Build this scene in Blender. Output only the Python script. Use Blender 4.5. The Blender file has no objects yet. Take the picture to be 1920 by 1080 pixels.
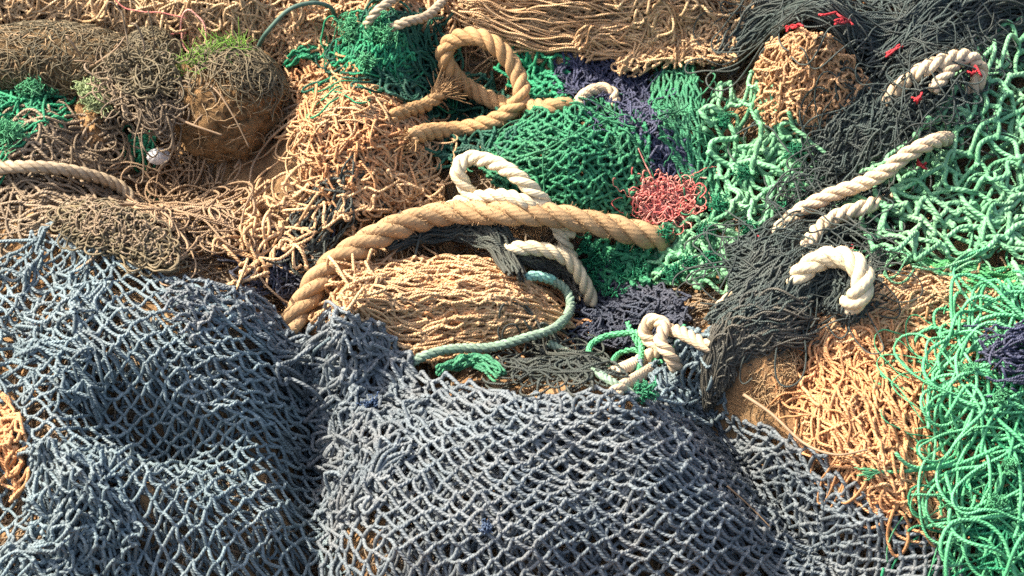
import bpy, math, random
import numpy as np
rng = np.random.default_rng(7)
scene = bpy.context.scene
COL = scene.collection
PI = math.pi
# ------------------------------------------------------------------ heap frame
TAU = math.radians(18.0)          # slope of the heap towards the camera
PITCH = math.radians(40.0)        # camera pitch
D = 5.0
Z0 = 0.9                          # world height of the heap centre
UVEC = np.array([1.0, 0, 0]); VVEC = np.array([0, math.cos(TAU), math.sin(TAU)]); NVEC = np.array([0, -math.sin(TAU), math.cos(TAU)])
B_ = np.stack([UVEC, VVEC, NVEC])
E = TAU + PITCH                   # camera elevation in the heap frame
CAM = np.array([0, -D*math.cos(E), D*math.sin(E)])
UP = np.array([0, math.sin(E), math.cos(E)]); FWD = np.array([0, math.cos(E), -math.sin(E)])
K = 1.92/D
def world(p):                     # heap frame (u,v,w) -> world
    return np.asarray(p) @ B_ + np.array([0, 0, Z0])
# ------------------------------------------------------------------ value noise
_T = np.random.default_rng(11).uniform(-1, 1, (64, 256, 256))
def noise(u, v, f, seed=0):
    t = _T[seed % 64]
    x = u*f + 37.7 + seed*3.1; y = v*f + 91.3 + seed*1.7
    xi = np.floor(x).astype(int); yi = np.floor(y).astype(int)
    fx = x-xi; fy = y-yi
    fx = fx*fx*fx*(fx*(fx*6-15)+10); fy = fy*fy*fy*(fy*(fy*6-15)+10)
    a = t[xi & 255, yi & 255]; b = t[(xi+1) & 255, yi & 255]; c = t[xi & 255, (yi+1) & 255]; d = t[(xi+1) & 255, (yi+1) & 255]
    return (a*(1-fx)+b*fx)*(1-fy) + (c*(1-fx)+d*fx)*fy
def fbm(u, v, f, seed=0, o=3):
    s = 0; a = 1
    for k in range(o):
        s = s + a*noise(u, v, f*2**k, seed+k*5); a *= .5
    return s
# ------------------------------------------------------------------ heap height
def plane_uv(px, py, w=0.0):
    d = FWD + (px-960)/1920*K*UVEC*np.array([1, 0, 0]) + (540-py)/1920*K*UP
    t = (w-CAM[2])/d[2]
    p = CAM+d*t
    return p[0], p[1]
BUMPS = [ # px, py, rx, ry, height(m), power, rotation(deg)
 (230, 720, 330, 300, .20, 2.4, 0), (650, 668, 65, 75, .09, 2, 0), (960, 930, 300, 215, .21, 3.2, 0),
 (1255, 930, 120, 260, .13, 2.8, 30), (1620, 960, 110, 260, .11, 2.2, 45), (130, 1000, 200, 110, .05, 2, 0),
 (830, 585, 215, 105, .12, 2.5, 0), (1690, 730, 230, 225, .17, 2.6, 0), (1930, 830, 140, 260, .12, 2.5, 0),
 (1810, 300, 220, 250, .15, 2.4, 15), (1430, 575, 170, 120, .10, 2.2, 20), (1650, 250, 150, 120, .09, 2.2, 40),
 (1690, 70, 330, 110, .10, 2.2, 15), (1130, 0, 290, 85, .17, 2.8, 0), (1505, 165, 95, 95, .19, 2.2, 0),
 (1430, 310, 130, 150, .06, 2.2, 0), (1080, 300, 170, 120, .12, 2.6, 0), (1280, 250, 75, 150, .06, 2.4, -15),
 (655, 285, 135, 150, .13, 2.6, 0), (735, 115, 95, 80, .08, 2.2, 0), (200, 20, 480, 60, .10, 2.5, 0),
 (60, 260, 130, 120, .05, 2, 0), (500, 60, 180, 60, .06, 2, 0), (1420, 700, 90, 80, .05, 2.2, 0),
 (230, 470, 140, 60, .06, 2.2, -20), (1290, 710, 70, 60, .07, 2.4, 0),
 (1420, 935, 38, 260, -.10, 2, 36), (595, 930, 58, 230, -.13, 2, 4), (300, 900, 190, 55, -.10, 2, -14), (90, 660, 40, 110, -.05, 2, -20), (30, 990, 60, 60, -.06, 2, 0), (960, 700, 170, 45, -.06, 2, 0),
 (325, 375, 140, 80, -.12, 2, 0), (1080, 560, 110, 90, -.06, 2, 0), (870, 210, 100, 80, -.05, 2, 0), (330, 900, 120, 60, -.05, 2, 25),
]
_bp = []
for (px, py, rx, ry, A, p, rot) in BUMPS:
    cu, cv = plane_uv(px, py, A*.5)
    _bp.append((cu, cv, rx/1000., ry/1000./math.cos(PI/2-E), A, p, math.radians(rot)))
def H_exact(u, v):
    h = .025*noise(u, v, 3.1, 1) + .018*noise(u, v, 7.3, 2) + .008*noise(u, v, 17, 3)
    for cu, cv, ru, rv, A, p, a in _bp:
        x = (u-cu)*math.cos(a)+(v-cv)*math.sin(a); y = -(u-cu)*math.sin(a)+(v-cv)*math.cos(a)
        q = (x/ru)**2+(y/rv)**2
        h = h + A*np.exp(-np.power(q+1e-9, p/2))
    return h
GU0, GU1, GV0, GV1, GS = -2.4, 2.4, -2.0, 2.4, .006
gu = np.arange(GU0, GU1, GS); gv = np.arange(GV0, GV1, GS)
_gU, _gV = np.meshgrid(gu, gv, indexing='ij')
HG = H_exact(_gU, _gV)
def H(u, v):
    x = np.clip((np.asarray(u)-GU0)/GS, 0, len(gu)-1.001); y = np.clip((np.asarray(v)-GV0)/GS, 0, len(gv)-1.001)
    i = x.astype(int); j = y.astype(int); fx = x-i; fy = y-j
    return (HG[i, j]*(1-fx)+HG[i+1, j]*fx)*(1-fy)+(HG[i, j+1]*(1-fx)+HG[i+1, j+1]*fx)*fy
# ------------------------------------------------------------------ photograph position -> place on the heap
_PS = 6
_px = np.arange(-300, 2226, _PS); _py = np.arange(-300, 1400, _PS)
_PX, _PY = np.meshgrid(_px, _py, indexing='ij')
_d = FWD[None, None] + ((_PX-960)/1920*K)[..., None]*np.array([1., 0, 0]) + ((540-_PY)/1920*K)[..., None]*UP
_t = (0.40-CAM[2])/_d[..., 2]; _done = np.zeros(_t.shape, bool); _hit = _t.copy()
for _k in range(170):
    _p = CAM + _d*_t[..., None]
    _below = (_p[..., 2] <= H(_p[..., 0], _p[..., 1])) & ~_done
    _hit[_below] = _t[_below]; _done |= _below
    _t = _t + .005
_hit[~_done] = _t[~_done]
_P = CAM + _d*_hit[..., None]
def at(px, py, lift=0.0):         # uv of the visible heap surface under a pixel; lift raises the point towards the camera ray
    px = np.asarray(px, float); py = np.asarray(py, float)
    x = np.clip((px+300)/_PS, 0, len(_px)-1.001); y = np.clip((py+300)/_PS, 0, len(_py)-1.001)
    i = x.astype(int); j = y.astype(int); fx = (x-i)[..., None]; fy = (y-j)[..., None]
    p = (_P[i, j]*(1-fx)+_P[i+1, j]*fx)*(1-fy)+(_P[i, j+1]*(1-fx)+_P[i+1, j+1]*fx)*fy
    return p[..., 0], p[..., 1]-np.asarray(lift)/math.tan(E)
def uvs(pts):
    a = np.asarray(pts, float)
    u, v = at(a[..., 0], a[..., 1])
    return np.stack([u, v], -1)
def inside(poly, u, v):
    c = np.zeros(np.shape(u), bool); n = len(poly)
    for k in range(n):
        x0, y0 = poly[k]; x1, y1 = poly[(k+1) % n]
        cond = ((y0 > v) != (y1 > v)) & (u < (x1-x0)*(v-y0)/(y1-y0+1e-12)+x0)
        c ^= cond
    return c
def catmull(P, n):                # P (k,d) -> (n,d)
    P = np.asarray(P, float); k = len(P)
    Q = np.vstack([2*P[0]-P[1], P, 2*P[-1]-P[-2]])
    t = np.linspace(0, k-1, n); i = np.clip(t.astype(int), 0, k-2); f = (t-i)[:, None]
    a, b, c, d = Q[i], Q[i+1], Q[i+2], Q[i+3]
    return .5*((2*b)+(-a+c)*f+(2*a-5*b+4*c-d)*f**2+(-a+3*b-3*c+d)*f**3)
def resample(P, step):
    L = np.r_[0, np.cumsum(np.linalg.norm(np.diff(P, axis=0), axis=1))]
    n = max(4, int(L[-1]/step)); s = np.linspace(0, L[-1], n)
    return np.stack([np.interp(s, L, P[:, k]) for k in range(P.shape[1])], -1)
# ------------------------------------------------------------------ tube meshes
class Soup:
    def __init__(self): self.v = []; self.q = []; self.uv = []; self.r = []; self.n = 0
    def tubes(self, P, rad, sides=5, rnd=None, taper=True, turns0=0.0):
        """P (M,N,3) heap frame; rad scalar, (M,) or (M,N)"""
        P = np.asarray(P, float)
        if P.ndim == 2: P = P[None]
        M, N, _ = P.shape
        if M == 0: return
        rad = np.asarray(rad, float)
        if rad.ndim == 0: R = np.full((M, N), float(rad))
        elif rad.ndim == 1 and len(rad) == M and M != N: R = np.repeat(rad[:, None], N, 1)
        elif rad.ndim == 1: R = np.repeat(rad[None], M, 0) if len(rad) == N else np.repeat(rad[:, None], N, 1)
        else: R = rad.copy()
        T = np.empty_like(P); T[:, 1:-1] = P[:, 2:]-P[:, :-2]; T[:, 0] = P[:, 1]-P[:, 0]; T[:, -1] = P[:, -1]-P[:, -2]
        T /= np.linalg.norm(T, axis=2, keepdims=True)+1e-12
        if taper:
            P = np.concatenate([P[:, :1]-T[:, :1]*R[:, :1, None]*.6, P, P[:, -1:]+T[:, -1:]*R[:, -1:, None]*.6], 1)
            T = np.concatenate([T[:, :1], T, T[:, -1:]], 1)
            R = np.concatenate([R[:, :1]*.12, R, R[:, -1:]*.12], 1); N += 2
        ref = np.tile(np.array([0.13, .21, .97]), (M, 1))
        S = np.cross(T[:, 0], ref); bad = np.linalg.norm(S, axis=1) < .05
        S[bad] = np.cross(T[bad, 0], np.array([1., .2, 0])); S /= np.linalg.norm(S, axis=1, keepdims=True)+1e-12
        SS = np.empty((M, N, 3))
        for k in range(N):
            S = S-T[:, k]*(S*T[:, k]).sum(1, keepdims=True); S = S/(np.linalg.norm(S, axis=1, keepdims=True)+1e-12)
            SS[:, k] = S
        BB = np.cross(T, SS)
        a = np.arange(sides)/sides*2*PI
        V = P[:, :, None]+R[:, :, None, None]*(np.cos(a)[None, None, :, None]*SS[:, :, None]+np.sin(a)[None, None, :, None]*BB[:, :, None])
        L = np.concatenate([np.zeros((M, 1)), np.cumsum(np.linalg.norm(np.diff(P, axis=1), axis=2), 1)], 1)/(6*np.maximum(R.max(1, keepdims=True), 1e-5))
        if rnd is None: rnd = rng.random(M)
        rnd = np.broadcast_to(np.asarray(rnd, float), (M,))
        idx = (np.arange(M*N*sides).reshape(M, N, sides))+self.n
        i0 = idx[:, :-1]; i1 = idx[:, 1:]
        q = np.stack([i0, np.roll(i0, -1, 2), np.roll(i1, -1, 2), i1], -1).reshape(-1, 4)
        k = np.arange(sides)/sides
        y0 = np.broadcast_to(k, (M, N-1, sides)); y1 = y0+1./sides
        x0 = np.broadcast_to(L[:, :-1, None], (M, N-1, sides)); x1 = np.broadcast_to(L[:, 1:, None], (M, N-1, sides))
        uv = np.stack([np.stack([x0, y0], -1), np.stack([x0, y1], -1), np.stack([x1, y1], -1), np.stack([x1, y0], -1)], -2).reshape(-1, 2)
        self.v.append(V.reshape(-1, 3)); self.q.append(q); self.uv.append(uv); self.r.append(np.repeat(rnd, N*sides)); self.n += M*N*sides
    def grid(self, P, rnd=.5, closed=False):   # P (a,b,3) sheet
        a, b, _ = P.shape
        idx = np.arange(a*b).reshape(a, b)+self.n
        if closed: idx = np.concatenate([idx, idx[:, :1]], 1)
        q = np.stack([idx[:-1, :-1], idx[1:, :-1], idx[1:, 1:], idx[:-1, 1:]], -1).reshape(-1, 4)
        self.v.append(P.reshape(-1, 3)); self.q.append(q); self.uv.append(np.zeros((len(q)*4, 2))); self.r.append(np.full(a*b, rnd)); self.n += a*b
    def build(self, name, mat, parent=None, origin=None):
        V = world(np.vstack(self.v)); Q = np.vstack(self.q)
        if origin is None:
            if parent is not None: origin = np.array(parent['_o'])
            else: origin = np.array([V[:, 0].mean(), V[:, 1].mean(), V[:, 2].min()])
        V = V-origin
        m = bpy.data.meshes.new(name)
        m.vertices.add(len(V)); m.vertices.foreach_set('co', V.astype(np.float32).ravel())
        m.loops.add(len(Q)*4); m.loops.foreach_set('vertex_index', Q.astype(np.int32).ravel())
        m.polygons.add(len(Q)); m.polygons.foreach_set('loop_start', np.arange(0, len(Q)*4, 4, dtype=np.int32))
        m.polygons.foreach_set('use_smooth', np.ones(len(Q), bool))
        uvl = m.uv_layers.new(name='UVMap'); uvl.data.foreach_set('uv', np.vstack(self.uv).astype(np.float32).ravel())
        at_ = m.attributes.new('rnd', 'FLOAT', 'POINT'); at_.data.foreach_set('value', np.concatenate(self.r).astype(np.float32))
        m.update(); m.validate()
        m.materials.append(mat)
        o = bpy.data.objects.new(name, m); COL.objects.link(o)
        if parent is not None:
            o.parent = parent
        else:
            o.location = origin; o['_o'] = [float(x) for x in origin]
        return o
def tag(o, label, cat, group=None, kind=None):
    o['label'] = label
    if cat: o['category'] = cat
    if group: o['group'] = group
    if kind: o['kind'] = kind
    return o
# ------------------------------------------------------------------ materials
def nd(nt, t, **k):
    n = nt.nodes.new(t)
    for a, b in k.items(): setattr(n, a, b)
    return n
def mix(nt, fac, a, b, blend='MIX'):
    m = nd(nt, 'ShaderNodeMix', data_type='RGBA', blend_type=blend)
    for s, x in ((m.inputs[0], fac), (m.inputs[6], a), (m.inputs[7], b)):
        if hasattr(x, 'is_linked'): nt.links.new(x, s)
        elif isinstance(x, (int, float)): s.default_value = x
        else: s.default_value = (*x, 1)
    return m.outputs[2]
def math_(nt, op, a, b=None, c=None):
    m = nd(nt, 'ShaderNodeMath', operation=op)
    for k, x in enumerate((a, b, c)):
        if x is None: continue
        if hasattr(x, 'is_linked'): nt.links.new(x, m.inputs[k])
        else: m.inputs[k].default_value = x
    return m.outputs[0]
def rampf(nt, x, lo, hi):
    m = nd(nt, 'ShaderNodeMapRange'); m.inputs[1].default_value = lo; m.inputs[2].default_value = hi
    nt.links.new(x, m.inputs[0]); return m.outputs[0]
def noise_n(nt, scale, detail=2, rough=.5, vec=None):
    n = nd(nt, 'ShaderNodeTexNoise'); n.inputs['Scale'].default_value = scale; n.inputs['Detail'].default_value = detail; n.inputs['Roughness'].default_value = rough
    if vec is not None: nt.links.new(vec, n.inputs['Vector'])
    return n.outputs['Fac']
def base_mat(name):
    m = bpy.data.materials.new(name); m.use_nodes = True; nt = m.node_tree; nt.nodes.clear()
    o = nd(nt, 'ShaderNodeOutputMaterial'); p = nd(nt, 'ShaderNodeBsdfPrincipled'); nt.links.new(p.outputs[0], o.inputs[0])
    tc = nd(nt, 'ShaderNodeTexCoord')
    return m, nt, p, tc.outputs['Object']
MAT = {}
def twine(name, c1, c2, dust=(.33, .22, .12), damt=.35, rough=.62, stripe=.8, fleck=None, fuzz=.35, yarns=3):
    m, nt, p, co = base_mat(name)
    at_ = nd(nt, 'ShaderNodeAttribute', attribute_name='rnd')
    c = mix(nt, at_.outputs['Fac'], c1, c2)
    v = rampf(nt, noise_n(nt, 38, 3, .6, co), .25, .75)
    c = mix(nt, 1.0, c, mix(nt, v, (.74, .74, .74), (1.22, 1.22, 1.22)), 'MULTIPLY')
    d = rampf(nt, noise_n(nt, 9, 4, .65, co), .42, .72)
    c = mix(nt, math_(nt, 'MULTIPLY', d, damt), c, dust)
    fine = noise_n(nt, 420, 2, .6, co)
    d2 = rampf(nt, fine, .5, .75)
    c = mix(nt, math_(nt, 'MULTIPLY', d2, damt*.6), c, tuple(min(1, x*1.25) for x in dust))
    if fleck:
        f = rampf(nt, noise_n(nt, 23, 1, .5, co), .68, .74)
        c = mix(nt, f, c, fleck)
    nt.links.new(c, p.inputs['Base Color'])
    p.inputs['Roughness'].default_value = rough; p.inputs['Specular IOR Level'].default_value = .35
    uv = nd(nt, 'ShaderNodeUVMap', uv_map='UVMap'); sx = nd(nt, 'ShaderNodeSeparateXYZ'); nt.links.new(uv.outputs[0], sx.inputs[0])
    ph = math_(nt, 'MULTIPLY', math_(nt, 'ADD', sx.outputs[0], sx.outputs[1]), 2*PI*yarns)
    s = math_(nt, 'SINE', ph)
    h = math_(nt, 'ADD', math_(nt, 'MULTIPLY', s, .5), math_(nt, 'MULTIPLY', fine, fuzz*3))
    b = nd(nt, 'ShaderNodeBump'); b.inputs['Strength'].default_value = stripe; b.inputs['Distance'].default_value = .0012
    nt.links.new(h, b.inputs['Height']); nt.links.new(b.outputs[0], p.inputs['Normal'])
    MAT[name] = m
    return m
# ------------------------------------------------------------------ builders
def surface_ctrl(ctrl, ns, nt_, lift=0.0):
    c = np.asarray(ctrl, float)
    u, v = at(c[..., 0], c[..., 1], lift)
    C = np.stack([u, v], -1)                               # rows x cols x 2
    A = np.stack([catmull(C[r], ns) for r in range(C.shape[0])])   # rows x ns x 2
    A = np.stack([catmull(A[:, k], nt_) for k in range(ns)])       # ns x nt x 2
    return A
def gridval(A, s, t):
    ns, nt_, _ = A.shape
    x = np.clip(s, 0, 1)*(ns-1.001); y = np.clip(t, 0, 1)*(nt_-1.001); i = x.astype(int); j = y.astype(int); fx = (x-i)[..., None]; fy = (y-j)[..., None]
    return (A[i, j]*(1-fx)+A[i+1, j]*fx)*(1-fy)+(A[i, j+1]*(1-fx)+A[i+1, j+1]*fx)*fy
def net_into(S, ctrl, ni, nj, r, layers=1, jit=.12, crumple=(0, 8), wamp=(.004, 14), slack=.12, knot=1.6, mask=None, drop=.0, seed=1, dw=-.010, w0=.004, seg=5, sides=5, lift=0.0, sag=0.0, ragged=0.0, rnd0=None):
    A = surface_ctrl(ctrl, 60, 60, lift)
    mpoly = uvs(mask) if mask is not None else None
    for l in range(layers):
        g = np.random.default_rng(seed*100+l)
        os_, ot = (0, 0) if l == 0 else g.random(2)/np.array([ni, nj])
        I, J = np.meshgrid(np.arange(ni+1), np.arange(nj+1), indexing='ij')
        s = (I+.5*(J % 2))/(ni+.5)+os_; t = J/nj+ot
        s = s+.35/ni*noise(s, t, 5, seed+l)+.2/ni*g.normal(0, jit, s.shape)*0
        uv = gridval(A, s, t)
        du = np.linalg.norm(A[-1, 30]-A[0, 30])/ni; dv = np.linalg.norm(A[30, -1]-A[30, 0])/nj
        uv = uv+np.stack([g.normal(0, jit, s.shape)*du, g.normal(0, jit, s.shape)*dv*1.3], -1)
        ca, cf = crumple
        if ca:
            uu, vv = uv[..., 0].copy(), uv[..., 1].copy()
            uv = uv+ca*np.stack([noise(uu, vv, cf, seed+11+l*7), noise(uu, vv, cf, seed+17+l*7)], -1)+.5*ca*np.stack([noise(uu, vv, cf*2.3, seed+23+l*7), noise(uu, vv, cf*2.3, seed+29+l*7)], -1)
        w = H(uv[..., 0], uv[..., 1])+w0+lift+l*dw+wamp[0]*(noise(s*3, t*3, wamp[1]/3., seed+31+l)+.6*noise(s*3, t*3, wamp[1]/1.3, seed+37+l))+g.normal(0, r*.8, s.shape)
        Pn = np.concatenate([uv, w[..., None]], -1)
        ok = np.ones(s.shape, bool)
        if mpoly is not None: ok = inside(mpoly, uv[..., 0]+.02*ragged*noise(uv[..., 0], uv[..., 1], 30, seed), uv[..., 1]+.02*ragged*noise(uv[..., 0], uv[..., 1], 30, seed+1))
        # each row of twine runs in a zigzag through the knots of two neighbouring rows
        nc = 2*(ni+1); ch = np.empty((nj, nc, 3)); okc = np.empty((nj, nc), bool)
        for j in range(nj):
            e, o_ = (j, j+1) if j % 2 == 0 else (j+1, j)
            ch[j, 0::2] = Pn[:, e]; ch[j, 1::2] = Pn[:, o_]; okc[j, 0::2] = ok[:, e]; okc[j, 1::2] = ok[:, o_]
        mid = (ch[:, 1:]+ch[:, :-1])/2; ln = np.linalg.norm(ch[:, 1:]-ch[:, :-1], axis=2, keepdims=True)
        mid = mid+ln*slack*1.2*g.normal(0, 1, mid.shape)*np.array([1, 1, .7])
        mid[..., 1] -= sag*ln[..., 0]
        mid[..., 2] = np.maximum(mid[..., 2], H(mid[..., 0], mid[..., 1])-.012+l*dw)
        full = np.empty((nj, 2*nc-1, 3)); full[:, 0::2] = ch; full[:, 1::2] = mid
        Q = np.concatenate([2*full[:, :1]-full[:, 1:2], full, 2*full[:, -1:]-full[:, -2:-1]], 1)
        SEGN = 4                                            # knots per piece
        m = max(2, (seg+1)//2); f = (np.arange(2*SEGN*m+1)/m)
        nk = (nc-1)//SEGN; P = []; keepc = []; kn = []
        for k in range(nk+1):
            i0 = min(2*SEGN*k, max(0, 2*(nc-1)-2*SEGN)) if k == nk else 2*SEGN*k
            if k == nk and (nc-1) % SEGN == 0: break
            x = i0+f; ii = np.clip(x.astype(int), 0, 2*nc-3); t_ = (x-ii)[None, :, None]
            A0, B0, C0, D0 = Q[:, ii], Q[:, ii+1], Q[:, ii+2], Q[:, ii+3]
            P.append(.5*((2*B0)+(-A0+C0)*t_+(2*A0-5*B0+4*C0-D0)*t_**2+(-A0+3*B0-3*C0+D0)*t_**3))
            c0 = i0//2; kn.append(np.stack([np.where(np.arange(nj) % 2 == 0, 0, 1)]*1, 0)[0]); cols = c0+np.arange(SEGN)[None]+0*np.arange(nj)[:, None]; kn[-1] = (cols % 2 == kn[-1][:, None], ch[np.arange(nj)[:, None], cols]); keepc.append(okc[:, c0:c0+SEGN+1].mean(1) > .99 if mpoly is None else okc[:, c0:c0+SEGN+1].all(1))
        P = np.concatenate(P, 0); keepc = np.concatenate(keepc, 0)
        keepc &= g.random(len(P)) >= drop
        km = np.concatenate([a_ for a_, _ in kn], 0); kp = np.concatenate([b_ for _, b_ in kn], 0)
        P = P[keepc]; kc = kp[keepc][km[keepc]]
        if len(P) == 0: continue
        rr = np.clip(g.random(len(P)), 0, 1) if rnd0 is None else np.clip(rnd0+.2*g.normal(size=len(P)), 0, 1)
        S.tubes(P, r*g.uniform(.92, 1.08, len(P)), sides, rr, taper=drop > 0)
        if knot:
            c = kc
            d = g.normal(0, 1, c.shape)*np.array([1, .8, .4]); d /= np.linalg.norm(d, axis=1, keepdims=True)
            q = np.linspace(-1, 1, 4)[None, :, None]
            kr = np.array([.5, 1., 1., .5])[None]*(r*(.35+.65*knot)*g.uniform(.85, 1.15, len(c)))[:, None]
            S.tubes(c[:, None]+d[:, None]*q*r*knot*.95, kr, sides, g.random(len(c)), taper=False)
def net(name, label, cat, mat, ctrl, ni, nj, r, group=None, parent=None, **k):
    S = Soup(); net_into(S, ctrl, ni, nj, r, **k)
    o = S.build(name, MAT[mat], parent)
    if parent is None: tag(o, label, cat, group)
    return o
def tangle_into(S, poly, n, length, r, curl=40, thick=.02, w0=.0, N=26, sides=5, seed=1, flow=None, pull=0.0, lift=0., wwob=.006, spread=1.0):
    g = np.random.default_rng(seed+500)
    if isinstance(poly, np.ndarray): P = poly
    else: P = uvs(poly)
    lo = P.min(0); hi = P.max(0); pts = np.zeros((0, 2))
    while len(pts) < n:
        c = lo+(hi-lo)*g.random((n*3, 2)); pts = np.vstack([pts, c[inside(P, c[:, 0], c[:, 1])]])
    x = pts[:n, 0].copy(); y = pts[:n, 1].copy()
    ang = g.uniform(0, 2*PI, n)
    if flow is not None: ang = np.radians(flow)+g.normal(0, .5, n)+PI*(g.random(n) < .5)
    cen = P.mean(0); Ls = length*g.uniform(.5, 1.4, n); ds = Ls/N
    kap = g.normal(0, curl, n)
    X = np.empty((n, N)); Y = np.empty((n, N))
    fl = np.where(np.cos(ang-np.radians(flow or 0)) < 0, PI, 0)
    for k in range(N):
        X[:, k] = x; Y[:, k] = y
        kap = kap*.86+g.normal(0, curl*.55, n)
        ang = ang+kap*ds
        if flow is not None:
            df = np.radians(flow)+fl-ang; ang = ang+pull*np.sin(df)
        out = ~inside(P, x, y)
        to = np.arctan2(cen[1]-y, cen[0]-x)
        ang = np.where(out, ang+.35*np.sin(to-ang), ang)
        x = x+np.cos(ang)*ds; y = y+np.sin(ang)*ds
    base = g.random(n)[:, None]*thick
    wob = np.zeros((n, N)); kk = np.linspace(0, 1, N)[None]
    for q in (1, 2, 3): wob += g.normal(0, 1, (n, 1))/q**.5*np.sin(2*PI*(q*kk*1.3+g.random((n, 1))))
    W = H(X, Y)+w0+lift+base+wwob*wob*.6
    S.tubes(np.stack([X, Y-lift/math.tan(E), W], -1), r*g.uniform(.75, 1.25, n), sides, g.random(n))
def tangle(name, label, cat, mat, poly, n, length, r, group=None, parent=None, **k):
    S = Soup(); tangle_into(S, poly, n, length, r, **k)
    o = S.build(name, MAT[mat], parent)
    if parent is None: tag(o, label, cat, group)
    return o
def hank_into(S, spine, width, n, r, thick=.03, N=40, sides=5, seed=1, wave=.25, span=(.35, 1.0), w0=.0, lift=0.0, cross=.3, kink=0.0):
    """strands running along a spine of photograph positions; width in metres (scalar or per spine point)"""
    g = np.random.default_rng(seed+900)
    sp = np.asarray(spine, float); u, v = at(sp[:, 0], sp[:, 1], lift)
    wd = np.broadcast_to(np.asarray(width, float), (len(sp),))
    C = catmull(np.stack([u, v, wd], -1), 160)
    Tn = np.gradient(C[:, :2], axis=0); Tn /= np.linalg.norm(Tn, axis=1, keepdims=True)+1e-9
    Nn = np.stack([-Tn[:, 1], Tn[:, 0]], -1)
    ln = g.uniform(span[0], span[1], n); st = g.random(n)*(1-ln)
    tt = st[:, None]+ln[:, None]*np.linspace(0, 1, N)[None]
    off = g.uniform(-1, 1, n)[:, None]
    ph = g.random((4, n, 1)); am = g.normal(0, 1, (4, n, 1))
    lat = off+cross*am[0]*np.sin(2*PI*(tt*.7+ph[0]))+wave*am[1]*np.sin(2*PI*(tt*2.3+ph[1]))*.5+wave*.45*am[2]*np.sin(2*PI*(tt*6+ph[2]))*.5
    if kink: lat = lat+kink*am[3]*np.sin(2*PI*(tt*15+ph[3]))
    lat = np.tanh(lat*.9)*1.05
    x = tt*159; i = np.clip(x.astype(int), 0, 158); f = (x-i)[..., None]
    c = C[i]*(1-f)+C[i+1]*f; nn = Nn[i]*(1-f)+Nn[i+1]*f
    X = c[..., 0]+nn[..., 0]*lat*c[..., 2]*.5; Y = c[..., 1]+nn[..., 1]*lat*c[..., 2]*.5
    dep = g.random((n, 1))
    prof = np.sqrt(np.clip(1-lat**2*.85, 0, 1))
    W = H(X, Y)+w0+lift+thick*prof*(.25+.75*dep)+.18*thick*am[3]*np.sin(2*PI*(tt*3+ph[3]))
    S.tubes(np.stack([X, Y, W], -1), r*g.uniform(.8, 1.2, n), sides, g.random(n))
def hank(name, label, cat, mat, spine, width, n, r, group=None, parent=None, **k):
    S = Soup(); hank_into(S, spine, width, n, r, **k)
    o = S.build(name, MAT[mat], parent)
    if parent is None: tag(o, label, cat, group)
    return o
def path3(path, r, step, smooth=True, w0=0.0):
    """photograph path [(px,py,lift m)] -> heap-frame polyline resting on the heap"""
    p = np.asarray(path, float)
    if p.shape[1] == 2: p = np.c_[p, np.zeros(len(p))]
    u0, v0 = at(p[:, 0], p[:, 1]); w = H(u0, v0)+p[:, 2]+r+w0
    u, v = at(p[:, 0], p[:, 1], p[:, 2]+r+w0)
    C = catmull(np.stack([u, v, w], -1), 40*len(p))
    return resample(C, step)
def frame_along(P):
    T = np.gradient(P, axis=0); T /= np.linalg.norm(T, axis=1, keepdims=True)+1e-12
    S = np.cross(T[0], [.1, .2, .97]); S /= np.linalg.norm(S)
    SS = []
    for k in range(len(P)):
        S = S-T[k]*np.dot(S, T[k]); S /= np.linalg.norm(S)+1e-12; SS.append(S.copy())
    SS = np.array(SS); return T, SS, np.cross(T, SS)
def laid_rope_into(S, P, r, strands=3, pitch=5.5, sides=9, hand=1, wob=.06, seed=1):
    g = np.random.default_rng(seed)
    T, A, B = frame_along(P)
    L = np.r_[0, np.cumsum(np.linalg.norm(np.diff(P, axis=0), axis=1))]
    rr = r*(1+wob*noise(L, L*0, 9, seed))
    for k in range(strands):
        ph = 2*PI*(k/strands)+hand*2*PI*L/(pitch*r)+.25*noise(L, L*0, 12, seed+3)
        Q = P+(rr*.52)[:, None]*(np.cos(ph)[:, None]*A+np.sin(ph)[:, None]*B)
        S.tubes(Q, (rr*.52)[None], sides, [g.random()])
def hairs_into(S, P, r, n, hl, hr, seed=1, sides=3):
    """short loose fibres standing off a rope"""
    g = np.random.default_rng(seed+77)
    T, A, B = frame_along(P)
    i = g.integers(1, len(P)-1, n); a = g.uniform(0, 2*PI, n)
    d = np.cos(a)[:, None]*A[i]+np.sin(a)[:, None]*B[i]
    p0 = P[i]+d*r*.85; d2 = d*g.uniform(.2, 1, n)[:, None]+T[i]*g.normal(0, .9, n)[:, None]+g.normal(0, .3, (n, 3))
    d2 /= np.linalg.norm(d2, axis=1, keepdims=True); b = g.normal(0, .35, (n, 3))
    f = np.linspace(0, 1, 4)[None, :, None]; l = (hl*g.uniform(.3, 1, n))[:, None, None]
    S.tubes(p0[:, None]+l*(f*d2[:, None]+f*f*b[:, None]), hr, sides, taper=False)
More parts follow.
